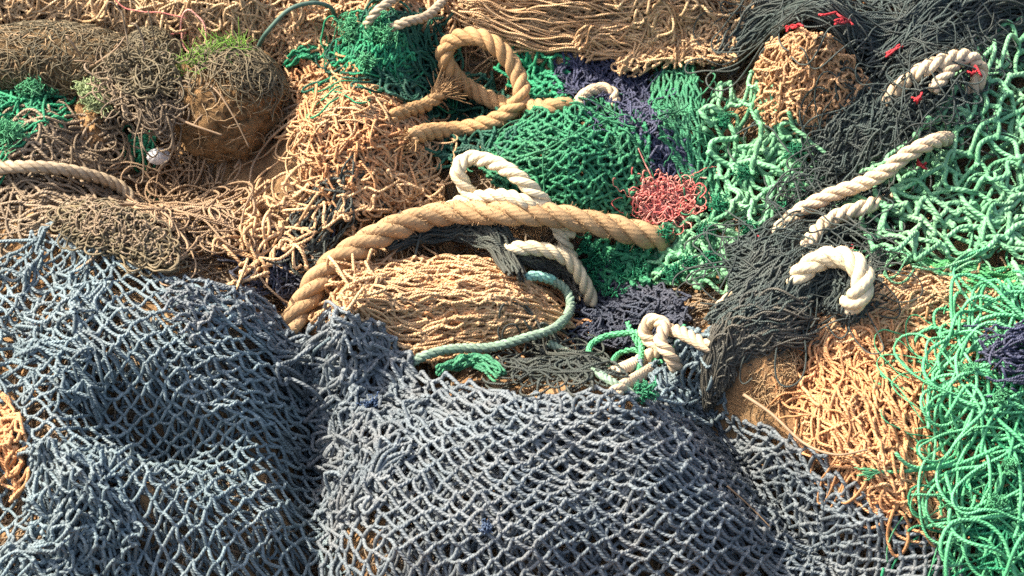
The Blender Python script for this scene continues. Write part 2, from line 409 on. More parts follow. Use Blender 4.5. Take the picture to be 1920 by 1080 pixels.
def rope(name, label, cat, mat, path, r, group=None, parent=None, pitch=5.5, hand=1, hair=0, hairlen=.01, w0=0., seed=1, strands=3, fray=None, wob=.06):
    S = Soup(); P = path3(path, r, r*.28, w0=w0)
    laid_rope_into(S, P, r, strands, pitch, hand=hand, seed=seed, wob=wob)
    o = S.build(name, MAT[mat], parent)
    if parent is None: tag(o, label, cat, group)
    if hair:
        F = Soup(); hairs_into(F, P, r, hair, hairlen, max(.0004, r*.025), seed); F.build('loose_fibre', MAT[mat], o)
    if fray:
        end, n, l, sp = fray
        for e in ([0] if end == 'start' else [1] if end == 'end' else [0, 1]):
            F = Soup(); frayed_into(F, P[-1] if e else P[0], (P[-1]-P[-4]) if e else (P[0]-P[3]), r, n, l, sp, seed+e); F.build('frayed_end', MAT[mat], o)
    return o
def frayed_into(S, p, d, r, n, l, spread, seed, fr=None):
    g = np.random.default_rng(seed+31)
    d = d/np.linalg.norm(d)
    off = g.normal(0, .45, (n, 3))*r
    dd = d+g.normal(0, spread, (n, 3)); dd /= np.linalg.norm(dd, axis=1, keepdims=True)
    b = g.normal(0, spread*.9, (n, 3))+np.array([0, 0, -.25])
    f = np.linspace(0, 1, 8)[None, :, None]; L = (l*g.uniform(.45, 1.1, n))[:, None, None]
    Q = p+off[:, None]*(1+f*.5)+L*(f*dd[:, None]+f*f*b[:, None]*.6)
    S.tubes(Q, fr or max(.0007, r*.07), 4, g.random(n))
def tuft_into(S, px, py, n, l, r, seed=1, lift=.01, up=.5, size=.01):
    g = np.random.default_rng(seed+63)
    u, v = at(px, py, lift); p = np.array([float(u), float(v), float(H(u, v))+lift])
    d = g.normal(0, 1, (n, 3)); d[:, 2] = np.abs(d[:, 2])*up+.1; d /= np.linalg.norm(d, axis=1, keepdims=True)
    b = g.normal(0, 1.0, (n, 3)); f = np.linspace(0, 1, 7)[None, :, None]; L = (l*g.uniform(.3, 1, n))[:, None, None]
    S.tubes(p+g.normal(0, size, (n, 1, 3))+L*(f*d[:, None]+f*f*b[:, None]-.9*f**3*b[:, None]+.25*np.sin(f*7+g.random((n, 1, 1))*6)*np.roll(b, 1, 1)[:, None]), r, 4, g.random(n))

def strays(parent, mat, poly, n, length, r, seed, lift=.012, curl=9):
    S = Soup(); tangle_into(S, poly, n, length, r, curl=curl, thick=.02, w0=lift, seed=seed, N=40); S.build('stray_strands', MAT[mat], parent)
def tufts(parent, name, mat, items):
    """each frayed end its own part: (px, py, strands, length, lift)"""
    for k, (px, py, n, l, lift) in enumerate(items):
        S = Soup(); tuft_into(S, px, py, n, l, .0011, int(px*7+py), lift, .8, l*.35); S.build(name, MAT[mat], parent)
def red_bits(parent, items):
    for k, (px, py, lift, l) in enumerate(items):
        g = np.random.default_rng(int(px+py)); S = Soup()
        for q in range(3):
            a = g.uniform(-.6, .6); P = []
            for t in np.linspace(-1, 1, 5): P.append((px+l*t*math.cos(a)+g.normal(0, 2.5), py-l*t*math.sin(a)+g.normal(0, 3.5), lift+.004*q+.004*g.normal()))
            S.tubes(path3(P, .002, .004), .0024, 5)
        S.build('red_twine', MAT['red'], parent)
# ------------------------------------------------------------------ colours of the twines
TAN1, TAN2 = (.55, .325, .165), (.38, .20, .09)
twine('tan', TAN1, TAN2, (.42, .30, .17), .4)
twine('tan_orange', (.60, .315, .145), (.44, .20, .08), (.44, .29, .15), .35)
twine('tan_pale', (.61, .385, .20), (.43, .245, .115), (.46, .34, .2), .4)
twine('straw', (.57, .39, .21), (.37, .23, .11), (.4, .3, .18), .4)
twine('drab', (.27, .20, .13), (.16, .12, .075), (.3, .21, .13), .5)
twine('tan_shaded', (.37, .25, .15), (.25, .16, .09), (.33, .23, .13), .4)  # tan twine darkened to brown, shade of the hollow put into its colour
twine('weed', (.15, .12, .065), (.07, .06, .035), (.28, .2, .11), .5, stripe=.2)
twine('blue', (.155, .215, .235), (.075, .11, .125), (.26, .26, .25), .3, rough=.5)
twine('slate', (.138, .170, .188), (.068, .086, .098), (.27, .25, .23), .35, rough=.5)
twine('navy', (.052, .060, .118), (.032, .038, .072), (.15, .14, .17), .3)
twine('dark_navy', (.042, .054, .08), (.025, .03, .05), (.14, .13, .13), .35)
twine('green', (.03, .215, .095), (.014, .125, .06), (.1, .19, .1), .25)
twine('green_strip', (.045, .24, .115), (.025, .15, .075), (.1, .18, .1), .3)
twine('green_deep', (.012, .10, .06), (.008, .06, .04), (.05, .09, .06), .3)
twine('emerald', (.015, .26, .115), (.012, .17, .08), (.12, .28, .15), .25)
twine('pale_green', (.155, .40, .205), (.085, .27, .13), (.36, .42, .27), .4, stripe=.9)
twine('pale_green_thick', (.155, .40, .205), (.085, .27, .13), (.34, .40, .26), .35, stripe=1.0)
twine('bright_green', (.11, .43, .20), (.05, .29, .125), (.25, .5, .28), .25)
twine('grass_green_twine', (.06, .32, .10), (.03, .22, .08), (.25, .36, .16), .3)
twine('black', (.045, .068, .062), (.022, .033, .032), (.14, .135, .11), .45, rough=.55)
twine('grey_green', (.05, .065, .055), (.03, .036, .032), (.13, .12, .09), .4)
twine('dusty_black', (.085, .085, .07), (.045, .05, .045), (.2, .16, .11), .5)
twine('red', (.50, .02, .03), (.30, .015, .025), (.4, .1, .08), .25)
twine('salmon', (.85, .42, .33), (.70, .10, .10), (.7, .36, .25), .35)
twine('rope_tan', (.43, .28, .145), (.35, .22, .11), (.28, .175, .085), .65, rough=.9, stripe=.38, fuzz=.8, yarns=7)
twine('rope_brown', (.40, .24, .11), (.33, .19, .08), (.46, .3, .16), .5, rough=.9, stripe=.4, fuzz=.8, yarns=6)
twine('rope_white', (.66, .57, .385), (.58, .48, .31), (.5, .4, .25), .45, rough=.75, stripe=.35, yarns=6)
twine('rope_cream', (.60, .47, .31), (.50, .37, .235), (.42, .32, .21), .5, rough=.8, stripe=.35, yarns=6)
twine('rope_grey', (.38, .30, .20), (.30, .23, .15), (.45, .35, .22), .4, stripe=.3)
twine('rope_sage', (.20, .30, .22), (.15, .23, .17), (.36, .36, .25), .4, stripe=.4)
twine('turquoise', (.22, .52, .42), (.15, .42, .36), (.4, .5, .4), .3)
twine('hose', (.05, .11, .085), (.04, .09, .07), (.16, .19, .14), .4, rough=.6, stripe=.05)
twine('twig', (.26, .17, .10), (.17, .11, .06), (.36, .26, .16), .4, stripe=.0)
twine('leaf', (.15, .30, .03), (.075, .16, .018), (.3, .36, .1), .15, stripe=0)
twine('fluff_green', (.30, .38, .17), (.22, .29, .13), (.42, .38, .22), .4, stripe=0)
twine('royal', (.07, .13, .25), (.05, .09, .18), (.2, .25, .3), .3)
def sand_mat(name, c1, c2, c3, bump=.6, sc=1.):
    m, nt, p, co = base_mat(name)
    a = rampf(nt, noise_n(nt, 6*sc, 5, .6, co), .35, .68)
    c = mix(nt, a, c1, c2)
    b = rampf(nt, noise_n(nt, 28*sc**.5, 5, .7, co), .52-.04*(sc > 1), .66)
    c = mix(nt, math_(nt, 'MULTIPLY', b, .8), c, c3)
    g = noise_n(nt, 900, 2, .7, co); h = noise_n(nt, 90, 5, .7, co)
    c = mix(nt, 1.0, c, mix(nt, rampf(nt, g, .3, .7), (.72, .72, .72), (1.25, 1.25, 1.25)), 'MULTIPLY')
    nt.links.new(c, p.inputs['Base Color']); p.inputs['Roughness'].default_value = .95; p.inputs['Specular IOR Level'].default_value = .15
    bm = nd(nt, 'ShaderNodeBump'); bm.inputs['Strength'].default_value = bump; bm.inputs['Distance'].default_value = .011
    nt.links.new(math_(nt, 'ADD', math_(nt, 'MULTIPLY', h, 2.), math_(nt, 'MULTIPLY', g, .5)), bm.inputs['Height']); nt.links.new(bm.outputs[0], p.inputs['Normal'])
    MAT[name] = m
sand_mat('sand', (.44, .28, .14), (.29, .16, .075), (.12, .075, .04))
sand_mat('clay', (.42, .25, .115), (.34, .19, .085), (.26, .15, .07))
sand_mat('crust', (.30, .20, .10), (.20, .125, .06), (.06, .045, .025), 1.0, 4.)
sand_mat('crust_orange', (.40, .23, .10), (.28, .165, .075), (.07, .052, .028), 1.0, 4.)
sand_mat('shell', (.72, .70, .66), (.6, .58, .54), (.42, .40, .36), .2)

# ------------------------------------------------------------------ the ground
def smooth_ground():
    u = np.arange(-2.3, 2.3, .012); v = np.arange(-1.9, 2.3, .012)
    U, V = np.meshgrid(u, v, indexing='ij')
    bare = np.zeros(U.shape)
    for (px, py, ru, rv, k) in ((1425, 725, .11, .12, 1), (585, 585, .05, .06, .9), (400, 330, .2, .09, .6), (60, 400, .07, .06, .9), (1055, 725, .07, .035, .9), (30, 20, .2, .2, .3)):
        a, b = at(px, py); bare = np.maximum(bare, k*np.exp(-(((U-a)/ru)**2+((V-b)/rv)**2)**1.5))
    W = H(U, V)-.045*(1-bare)+.022*bare+(.012+.006*bare)*fbm(U, V, 22, 40, 4)
    S = Soup(); S.grid(np.stack([U, V, W], -1)); return S.build('sand_ground', MAT['sand'])
g_ = smooth_ground(); g_['kind'] = 'structure'; g_['label'] = 'sandy orange brown ground showing between the nets'

FRAME = [(-150, -120), (2070, -120), (2070, 1230), (-150, 1230)]
S = Soup()
tangle_into(S, FRAME, 2600, .30, .0022, curl=26, thick=.02, w0=-.045, N=22, sides=4, seed=3)
o = S.build('loose_twine_litter', MAT['drab']); tag(o, 'loose brown twine ends littering the sand beneath the nets', 'twine litter', kind='stuff')
BACK = [(-150, -140), (2070, -140), (2070, 60), (1350, 60), (900, 120), (800, 330), (640, 340), (560, 150), (640, 120), (-150, 120)]
S = Soup()
tangle_into(S, BACK, 1150, .22, .0024, curl=34, thick=.03, w0=-.03, N=22, sides=4, seed=4)
o = S.build('loose_straw_litter', MAT['tan']); tag(o, 'pale straw coloured twine scraps scattered over the back of the heap', 'twine litter', kind='stuff')

# ------------------------------------------------------------------ foreground nets
o = net('trawl_net', 'bluish trawl net with wide open diamond meshes, spread beside the folded slate net', 'fishing net', 'blue',
    [[(-70, 462), (120, 440), (330, 530), (610, 655)], [(-70, 640), (150, 640), (400, 700), (640, 770)], [(-70, 830), (180, 840), (400, 870), (640, 910)], [(-80, 1150), (150, 1150), (420, 1150), (650, 1150)]],
    18, 38, .0033, layers=1, jit=.09, crumple=(.008, 4), wamp=(.010, 9), slack=.07, knot=1.45, seed=1, w0=.012, seg=6, sides=6, sag=.10, rnd0=.3)
S = Soup(); net_into(S, [[(120, 520), (330, 600), (600, 720)], [(120, 800), (360, 840), (625, 880)], [(200, 1150), (420, 1150), (640, 1150)]], 12, 26, .0031, layers=2, jit=.2, crumple=(.03, 6), wamp=(.012, 9), slack=.12, seed=89, w0=-.022, dw=-.014)
S.build('under_layer', MAT['blue'], o)
S = Soup()
net_into(S, [[(-80, 470), (60, 455), (150, 460), (240, 500)], [(-80, 620), (50, 600), (120, 640), (190, 660)], [(-80, 760), (40, 760), (110, 770), (190, 800)]], 9, 18, .0033, jit=.3, crumple=(.03, 12), wamp=(.02, 9), slack=.16, seed=2, w0=.018, sag=.1)
S.build('folded_edge', MAT['blue'], o)
S = Soup()
net_into(S, [[(30, 850), (110, 845), (200, 860)], [(60, 930), (140, 920), (225, 930)], [(70, 1010), (140, 1000), (220, 1020)], [(-20, 1080), (90, 1080), (190, 1090)], [(-60, 1160), (60, 1160), (180, 1160)]], 9, 24, .0034, layers=3, jit=.25, crumple=(.045, 7), wamp=(.024, 10), slack=.14, seed=3, w0=.03, dw=-.012, sag=.05)
S.build('gathered_bunch', MAT['blue'], o)
S = Soup()
net_into(S, [[(330, 540), (480, 560), (620, 650)], [(340, 640), (500, 640), (640, 720)]], 9, 10, .0032, layers=2, jit=.25, crumple=(.02, 12), wamp=(.012, 9), slack=.12, seed=4, w0=.02)
S.build('folded_edge', MAT['slate'], o)
o = net('trawl_net', 'big slate grey trawl net folded double, with a row of loops along its upper edge', 'fishing net', 'slate',
    [[(560, 660), (640, 607), (715, 640), (850, 722), (1000, 745), (1190, 752), (1260, 772)], [(590, 800), (655, 760), (760, 790), (900, 830), (1050, 850), (1210, 860), (1335, 905)],
     [(600, 950), (660, 930), (800, 950), (950, 970), (1100, 980), (1270, 990), (1405, 1010)], [(600, 1150), (690, 1150), (800, 1150), (950, 1150), (1120, 1150), (1300, 1150), (1480, 1150)]],
    20, 29, .0037, layers=1, jit=.08, crumple=(.006, 4), wamp=(.008, 10), slack=.07, knot=1.45, seed=5, w0=.022, seg=6, sides=6, sag=.10, rnd0=.35)
S = Soup()
net_into(S, [[(720, 720), (850, 735), (1000, 760), (1180, 765), (1260, 790)], [(720, 850), (850, 850), (1000, 860), (1180, 880), (1330, 920)], [(690, 1150), (850, 1150), (1000, 1150), (1200, 1150), (1470, 1150)]], 18, 26, .0036, layers=3, jit=.12, crumple=(.014, 6), wamp=(.010, 10), slack=.1, seed=6, w0=.006, dw=-.015, sag=.08)
S.build('under_layer', MAT['slate'], o)
S = Soup()
net_into(S, [[(545, 690), (600, 620), (660, 605), (720, 640), (780, 700)], [(560, 760), (610, 720), (660, 700), (720, 720), (790, 760)], [(600, 860), (625, 830), (660, 820), (710, 800), (780, 800)], [(600, 1000), (625, 980), (650, 980), (680, 970), (720, 960)]], 8, 26, .0038, layers=2, jit=.3, crumple=(.022, 14), wamp=(.016, 11), slack=.2, seed=7, w0=.026, dw=-.012)
S.build('gathered_fold', MAT['slate'], o)
S = Soup()   # row of loops along the upper edge
for k in range(15):
    x0 = 925+k*23; q = []
    for a in np.linspace(-.3, PI+.3, 10): q.append((x0-12*math.cos(a), 765-22*math.sin(a)+.02*(x0-1080)*0, .012+.006*math.sin(a)+.004*(k % 2)))
    S.tubes(path3(q, .004, .004), .0038, 6)
S.build('edge_loops', MAT['slate'], o)
tufts(o, 'frayed_tuft', 'royal', [(912, 985, 60, .011, .026), (705, 757, 60, .010, .030), (688, 762, 40, .010, .03)])
o = net('trawl_net', 'outer flap of slate grey trawl net beyond the dark crease, against orange tan net', 'fishing net', 'slate',
    [[(1270, 740), (1400, 800), (1550, 892), (1700, 985), (1850, 1110)], [(1290, 770), (1425, 850), (1550, 945), (1670, 1040), (1770, 1150)], [(1305, 795), (1430, 890), (1530, 985), (1620, 1080), (1690, 1170)], [(1315, 815), (1425, 925), (1510, 1020), (1580, 1100), (1630, 1180)]],
    20, 12, .0037, layers=2, jit=.1, crumple=(.008, 6), wamp=(.010, 10), slack=.08, seed=8, w0=.02, dw=-.02, seg=6, sides=6, sag=.05)
S = Soup()
net_into(S, [[(1225, 780), (1305, 860), (1380, 970), (1450, 1090), (1490, 1160)], [(1290, 790), (1390, 890), (1480, 990), (1560, 1080), (1610, 1170)]], 20, 9, .0036, layers=3, jit=.15, crumple=(.010, 10), slack=.1, seed=88, w0=.014, dw=-.015)
S.build('sunken_crease', MAT['slate'], o)
net('trawl_net', 'small crumpled bunch of blue grey net between the rope knot and the dusty black twine', 'fishing net', 'blue',
    [[(1250, 640), (1300, 640), (1350, 660)], [(1215, 700), (1290, 690), (1350, 710)], [(1210, 765), (1280, 780), (1350, 790)]], 7, 14, .0034, layers=2, jit=.3, crumple=(.02, 16), wamp=(.014, 9), slack=.2, seed=9, w0=.03)

# ------------------------------------------------------------------ tan nets
o = net('tan_net', 'tan net lying in flat stretched meshes below the dark grey twine', 'fishing net', 'tan_pale',
    [[(650, 500), (760, 490), (900, 490), (990, 520)], [(640, 560), (780, 555), (920, 560), (1040, 580)], [(690, 630), (800, 625), (920, 625), (1040, 620)], [(730, 690), (820, 680), (900, 670), (1000, 650)]],
    7, 44, .0027, layers=3, jit=.22, crumple=(.014, 9), wamp=(.008, 10), slack=.09, knot=1.9, seed=12, w0=.012, dw=-.008, seg=7)
S = Soup(); tangle_into(S, [(640, 560), (720, 500), (960, 500), (1060, 600), (960, 680), (740, 690)], 120, .14, .0030, curl=16, thick=.012, w0=-.004, seed=12, flow=0, pull=.15); S.build('loose_strands', MAT['tan_orange'], o)
o = net('tan_net', 'large orange tan net in a rounded mound between slate net and bright green twine', 'fishing net', 'tan_orange',
    [[(1530, 650), (1590, 600), (1700, 560), (1830, 560)], [(1490, 740), (1590, 700), (1720, 680), (1850, 680)], [(1530, 860), (1620, 830), (1740, 800), (1850, 800)], [(1660, 970), (1720, 960), (1790, 940), (1880, 920)]],
    22, 22, .0026, layers=2, jit=.25, crumple=(.018, 11), wamp=(.014, 10), slack=.14, knot=1.5, seed=13, w0=.016, dw=-.012, seg=7)
S = Soup(); tangle_into(S, [(1500, 740), (1560, 650), (1700, 630), (1850, 640), (1870, 880), (1740, 960), (1640, 930), (1530, 840)], 480, .15, .0028, curl=20, thick=.03, w0=.004, seed=113, flow=105, pull=.14, N=30); S.build('long_strands', MAT['tan_orange'], o)
S = Soup(); tangle_into(S, [(1540, 640), (1660, 545), (1820, 540), (1860, 620), (1700, 640)], 170, .16, .0026, curl=18, thick=.02, w0=.014, seed=114, flow=15, pull=.14, N=30); S.build('loose_strands', MAT['tan_pale'], o)
S = Soup(); net_into(S, [[(1560, 600), (1680, 530), (1800, 520), (1860, 560)], [(1540, 620), (1680, 570), (1800, 570), (1860, 610)], [(1500, 670), (1680, 640), (1800, 640), (1860, 660)]], 9, 30, .0024, layers=3, jit=.3, crumple=(.018, 10), wamp=(.012, 9), slack=.12, seed=14, w0=.022, seg=7)
S.build('pale_top', MAT['tan_pale'], o)  # upper part of the mound in paler twine
S = Soup(); tangle_into(S, [(1640, 900), (1760, 880), (1840, 940), (1760, 990)], 150, .10, .0023, curl=24, thick=.03, w0=.0, seed=15); S.build('loose_strands', MAT['tan_pale'], o)
o = net('tan_net', 'thick straw net stacked in close horizontal folds at the back, beside the black twine', 'fishing net', 'straw',
    [[(850, -50), (1000, -60), (1200, -60), (1400, -40)], [(870, 10), (1000, 10), (1200, 10), (1400, 20)], [(930, 60), (1050, 66), (1200, 66), (1380, 70)], [(960, 100), (1050, 112), (1180, 112), (1330, 104)]],
    15, 56, .0021, layers=3, jit=.3, crumple=(.012, 9), wamp=(.010, 9), slack=.12, knot=1.7, seed=16, w0=.016, dw=-.01, seg=6, rnd0=.35)
S = Soup(); hank_into(S, [(850, 25), (950, 38), (1100, 45), (1250, 45), (1390, 35)], [.08, .12, .13, .13, .10], 110, .0021, thick=.035, seed=116, wave=.16, cross=.15, w0=.02, span=(.15, .5)); S.build('flat_folds', MAT['tan_pale'], o)
S = Soup(); net_into(S, [[(1170, 10), (1260, 0), (1400, 0)], [(1180, 60), (1280, 60), (1400, 60)], [(1200, 100), (1280, 100), (1370, 90)]], 12, 15, .0030, layers=2, jit=.4, crumple=(.025, 14), wamp=(.014, 9), slack=.2, seed=17, w0=.045)
S.build('crumpled_end', MAT['straw'], o)
S = Soup(); hank_into(S, [(1200, 92), (1215, 120), (1220, 160)], .16, 90, .0024, thick=.03, seed=18, wave=.3, w0=.03); hank_into(S, [(1310, 85), (1320, 110), (1320, 150)], .14, 90, .0024, thick=.03, seed=19, wave=.3, w0=.03)
hank_into(S, [(1080, 128), (1110, 105), (1180, 105), (1260, 112)], .05, 40, .0024, thick=.03, seed=20, wave=.3, w0=.03)
S.build('hanging_fringe', MAT['tan_pale'], o)
net('tan_net', 'peaked tan net heap with black twine behind it and pale green net in front', 'fishing net', 'tan',
    [[(1440, 110), (1500, 90), (1560, 105)], [(1420, 150), (1510, 150), (1590, 160)], [(1430, 200), (1520, 200), (1610, 200)], [(1440, 250), (1530, 260), (1620, 250)]],
    14, 22, .0026, layers=3, jit=.35, crumple=(.014, 15), wamp=(.014, 9), slack=.18, seed=21, w0=.045)
o = net('tan_net', 'shaggy tan net slumped between the brown float and the frayed rope ring', 'fishing net', 'tan_orange',
    [[(560, 130), (640, 120), (720, 150)], [(550, 220), (660, 210), (780, 220)], [(560, 300), (670, 300), (790, 300)], [(600, 390), (690, 380), (780, 370)]],
    16, 32, .0024, layers=4, jit=.35, crumple=(.022, 13), wamp=(.016, 9), slack=.22, knot=1.6, seed=22, w0=.016, dw=-.012)
S = Soup(); tangle_into(S, [(545, 170), (640, 130), (770, 200), (790, 330), (740, 390), (600, 380)], 150, .22, .0023, curl=16, thick=.022, w0=.0, seed=23, flow=0, pull=.12); S.build('loose_strands', MAT['tan_pale'], o)
o = net('tan_net', 'faded straw net spread across the back of the heap behind the floats', 'fishing net', 'straw',
    [[(-120, -90), (100, -100), (300, -100), (520, -90)], [(-120, -20), (100, -20), (300, -10), (520, 0)], [(-120, 60), (100, 50), (280, 70), (480, 90)]],
    26, 20, .0028, layers=3, jit=.45, crumple=(.03, 15), wamp=(.015, 9), slack=.22, seed=24, w0=.012)
S = Soup(); tangle_into(S, [(-60, -20), (480, -20), (500, 90), (300, 70), (100, 40), (-60, 80)], 230, .22, .0022, curl=24, thick=.02, w0=.004, seed=25); S.build('loose_strands', MAT['straw'], o)
o = net('tan_net', 'pale straw net bunched beneath the dark hose between float and emerald twine', 'fishing net', 'tan_pale',
    [[(480, 40), (560, 30), (660, 20)], [(490, 80), (570, 80), (650, 80)], [(500, 130), (570, 130), (640, 150)]], 10, 16, .0027, layers=3, jit=.35, crumple=(.018, 14), wamp=(.01, 9), slack=.2, seed=26, w0=.012)
o = net('tan_net', 'thin tan twine looping over hanging rope ends behind the frayed rope ring', 'fishing net', 'tan',
    [[(600, -40), (720, -50), (850, -40)], [(620, 10), (730, 0), (860, 10)], [(650, 40), (740, 36), (850, 50)]], 10, 12, .003, layers=2, jit=.4, crumple=(.03, 12), wamp=(.014, 9), slack=.3, seed=27, w0=.014)
tangle('twine_spill', 'spill of thin looping tan twine in the hollow below the brown float', 'twine', 'tan_shaded', [(290, 320), (370, 310), (410, 390), (430, 470), (330, 480), (290, 400)], 75, .42, .0022, curl=18, thick=.03, w0=.008, seed=28, N=44)
o = net('tan_net', 'torn knotted tan net scattered left of the big tan rope', 'fishing net', 'tan_pale',
    [[(440, 390), (520, 350), (600, 360)], [(410, 460), (520, 450), (600, 440)], [(400, 540), (480, 530), (560, 520)]], 6, 9, .0031, layers=2, jit=.5, crumple=(.03, 12), wamp=(.02, 9), slack=.25, knot=1.9, drop=.3, seed=29, w0=.018)
o = net('tan_net', 'loose tan net strands hanging under the shaggy net towards the white rope loop', 'fishing net', 'tan_pale',
    [[(640, 340), (720, 350), (800, 350)], [(640, 390), (730, 390), (830, 390)], [(640, 430), (730, 425), (830, 420)]], 9, 9, .0028, layers=2, jit=.4, crumple=(.025, 14), wamp=(.016, 9), slack=.25, drop=.15, seed=30, w0=.016)
net('tan_net', 'narrow torn piece of tan net lying below the left end of the big tan rope', 'fishing net', 'tan_pale',
    [[(640, 490), (690, 480), (720, 490)], [(600, 560), (660, 560), (700, 560)], [(560, 610), (640, 600), (700, 600)]], 5, 9, .0032, layers=2, jit=.4, crumple=(.02, 14), wamp=(.014, 9), slack=.25, seed=31, w0=.016, drop=.1)
tangle('drab_net', 'dull brown strands of old net under the grey rope', 'fishing net', 'drab', [(-60, 335), (210, 345), (240, 420), (120, 420), (-60, 460)], 130, .22, .0030, curl=16, thick=.03, w0=-.006, seed=32, flow=-10, pull=.1)
tangle('drab_net', 'grey brown twine heaped between emerald net and the grey rope', 'fishing net', 'drab', [(20, 270), (110, 235), (210, 260), (220, 330), (60, 320)], 120, .2, .0028, curl=22, thick=.03, w0=.004, seed=33)
net('tan_net', 'scrap of orange net showing past the blue trawl net at its far edge', 'fishing net', 'tan_orange',
    [[(-70, 780), (-10, 770), (40, 790)], [(-70, 850), (-10, 840), (40, 860)], [(-70, 930), (-10, 920), (40, 920)]], 4, 9, .0036, layers=2, jit=.3, crumple=(.02, 14), seed=34, w0=.034, slack=.2)

# ------------------------------------------------------------------ green nets
o = net('green_net', 'dark green net domed in tight meshes behind the big tan rope', 'fishing net', 'green',
    [[(985, 230), (1050, 200), (1130, 196), (1190, 210)], [(930, 270), (1050, 260), (1150, 260), (1220, 290)], [(900, 320), (1030, 330), (1140, 340), (1225, 360)], [(960, 390), (1050, 400), (1130, 410), (1220, 420)]],
    12, 24, .0033, layers=3, jit=.12, crumple=(.008, 7), wamp=(.006, 10), slack=.10, knot=1.7, seed=40, w0=.016, dw=-.012, seg=6)
o = net('green_net', 'flat strip of grass green netting with narrow slit meshes standing beside the navy net', 'fishing net', 'green_strip',
    [[(1222, 140), (1270, 120), (1300, 150)], [(1225, 200), (1270, 190), (1318, 200)], [(1240, 265), (1290, 260), (1335, 270)], [(1290, 350), (1310, 350), (1345, 350)], [(1310, 400), (1325, 400), (1345, 390)]],
    8, 15, .0031, layers=2, jit=.1, crumple=(.008, 7), wamp=(.005, 8), slack=.08, knot=1.4, seed=42, w0=.02, dw=-.008, seg=6)
o = net('green_net', 'open green net hanging in shade behind the tan rope ring', 'fishing net', 'emerald',
    [[(930, 90), (990, 95), (1060, 100)], [(940, 140), (1000, 140), (1060, 150)], [(960, 190), (1000, 190), (1050, 195)]], 5, 9, .0036, layers=2, jit=.25, crumple=(.014, 12), slack=.15, seed=43, w0=.014, wamp=(.01, 9))
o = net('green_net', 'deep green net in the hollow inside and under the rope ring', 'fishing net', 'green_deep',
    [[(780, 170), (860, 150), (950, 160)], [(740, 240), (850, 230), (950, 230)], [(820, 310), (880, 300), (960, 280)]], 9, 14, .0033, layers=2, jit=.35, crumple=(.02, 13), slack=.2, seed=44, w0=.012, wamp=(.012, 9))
o = hank('green_net', 'frayed emerald net bundle with bright ragged knots below the hanging rope ends', 'fishing net', 'emerald', [(640, 90), (690, 100), (740, 120), (780, 150)], [.10, .14, .14, .08], 110, .0028, thick=.05, seed=45, wave=.5, kink=.1)
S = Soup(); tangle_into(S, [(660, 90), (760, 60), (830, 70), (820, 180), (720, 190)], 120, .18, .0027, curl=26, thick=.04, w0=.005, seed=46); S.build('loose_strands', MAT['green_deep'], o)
tufts(o, 'frayed_tuft', 'bright_green', [(657, 48, 110, .022, .05), (722, 64, 120, .024, .05), (664, 66, 70, .02, .045), (690, 120, 60, .02, .05)])
o = tangle('green_net', 'tangle of emerald twine and ragged knots at the edge under the long brown float', 'fishing net', 'emerald', [(-40, 175), (110, 170), (130, 220), (60, 300), (-40, 310)], 110, .16, .0027, curl=30, thick=.04, w0=.0, seed=47)
tufts(o, 'frayed_tuft', 'bright_green', [(72, 180, 130, .026, .045), (30, 258, 130, .026, .04), (105, 185, 70, .02, .04), (15, 250, 100, .024, .04)])
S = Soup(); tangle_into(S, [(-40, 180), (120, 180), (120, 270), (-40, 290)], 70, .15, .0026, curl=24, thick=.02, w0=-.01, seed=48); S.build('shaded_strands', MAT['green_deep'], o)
tangle('green_twine', 'little wisp of dull green twine beside the white shell', 'twine', 'emerald', [(235, 275), (275, 262), (290, 285), (270, 305), (240, 300)], 22, .07, .0026, curl=22, thick=.012, w0=.0, seed=49)
hank('green_twine', 'green cord and twine ends trailing from the float towards the emerald bundle', 'twine', 'emerald', [(530, 130), (580, 105), (640, 100)], [.03, .03, .04], 14, .003, thick=.02, seed=50, wave=.5)
def loops(parent, poly, n, length, r, mat, seed, lift):
    S = Soup(); tangle_into(S, poly, n, length, r, curl=15, thick=.02, w0=0., lift=lift, seed=seed, N=40, sides=7); S.build('loose_loops', MAT[mat], parent)
def knotted_green(name, label, mat, ctrl, ni, nj, r, seed, fray=(), **k):
    o = net(name, label, 'fishing net', mat, ctrl, ni, nj, r, seed=seed, **k)
    tufts(o, 'frayed_tuft', 'emerald', [(px, py, 110, .017, .034) for px, py in fray])
    return o
og = knotted_green('green_net', 'pale green thick twine net with open loops in front of the peaked tan heap', 'pale_green_thick',
    [[(1340, 175), (1400, 160), (1450, 185), (1535, 235)], [(1330, 250), (1410, 250), (1480, 260), (1560, 290)], [(1340, 330), (1400, 320), (1470, 320), (1540, 330)], [(1330, 430), (1400, 420), (1450, 420), (1510, 410)]],
    6, 11, .0042, 52, [(1395, 330), (1350, 230), (1495, 365), (1490, 280), (1345, 390), (1460, 395)], layers=2, drop=.02, jit=.18, crumple=(.022, 8), wamp=(.016, 8), slack=.20, knot=1.7, w0=.028, seg=11, sides=7, dw=-.014)
loops(og, [(1340, 200), (1450, 220), (1540, 270), (1520, 400), (1340, 420)], 6, .24, .0048, 'pale_green_thick', 90, .035)
og = knotted_green('green_net', 'sprawling pale green thick net with big knots over the black twine at the edge', 'pale_green_thick',
    [[(1740, 240), (1830, 120), (1900, 60), (1990, 20)], [(1700, 310), (1800, 240), (1900, 190), (2000, 170)], [(1610, 360), (1740, 350), (1880, 320), (2000, 300)], [(1590, 440), (1720, 430), (1860, 420), (2000, 410)], [(1650, 510), (1760, 510), (1880, 500), (2000, 510)]],
    8, 15, .0045, 53, [], layers=2, drop=.02, jit=.16, crumple=(.024, 7), wamp=(.02, 8), slack=.20, knot=1.7, w0=.055, seg=11, sides=7, dw=-.02)
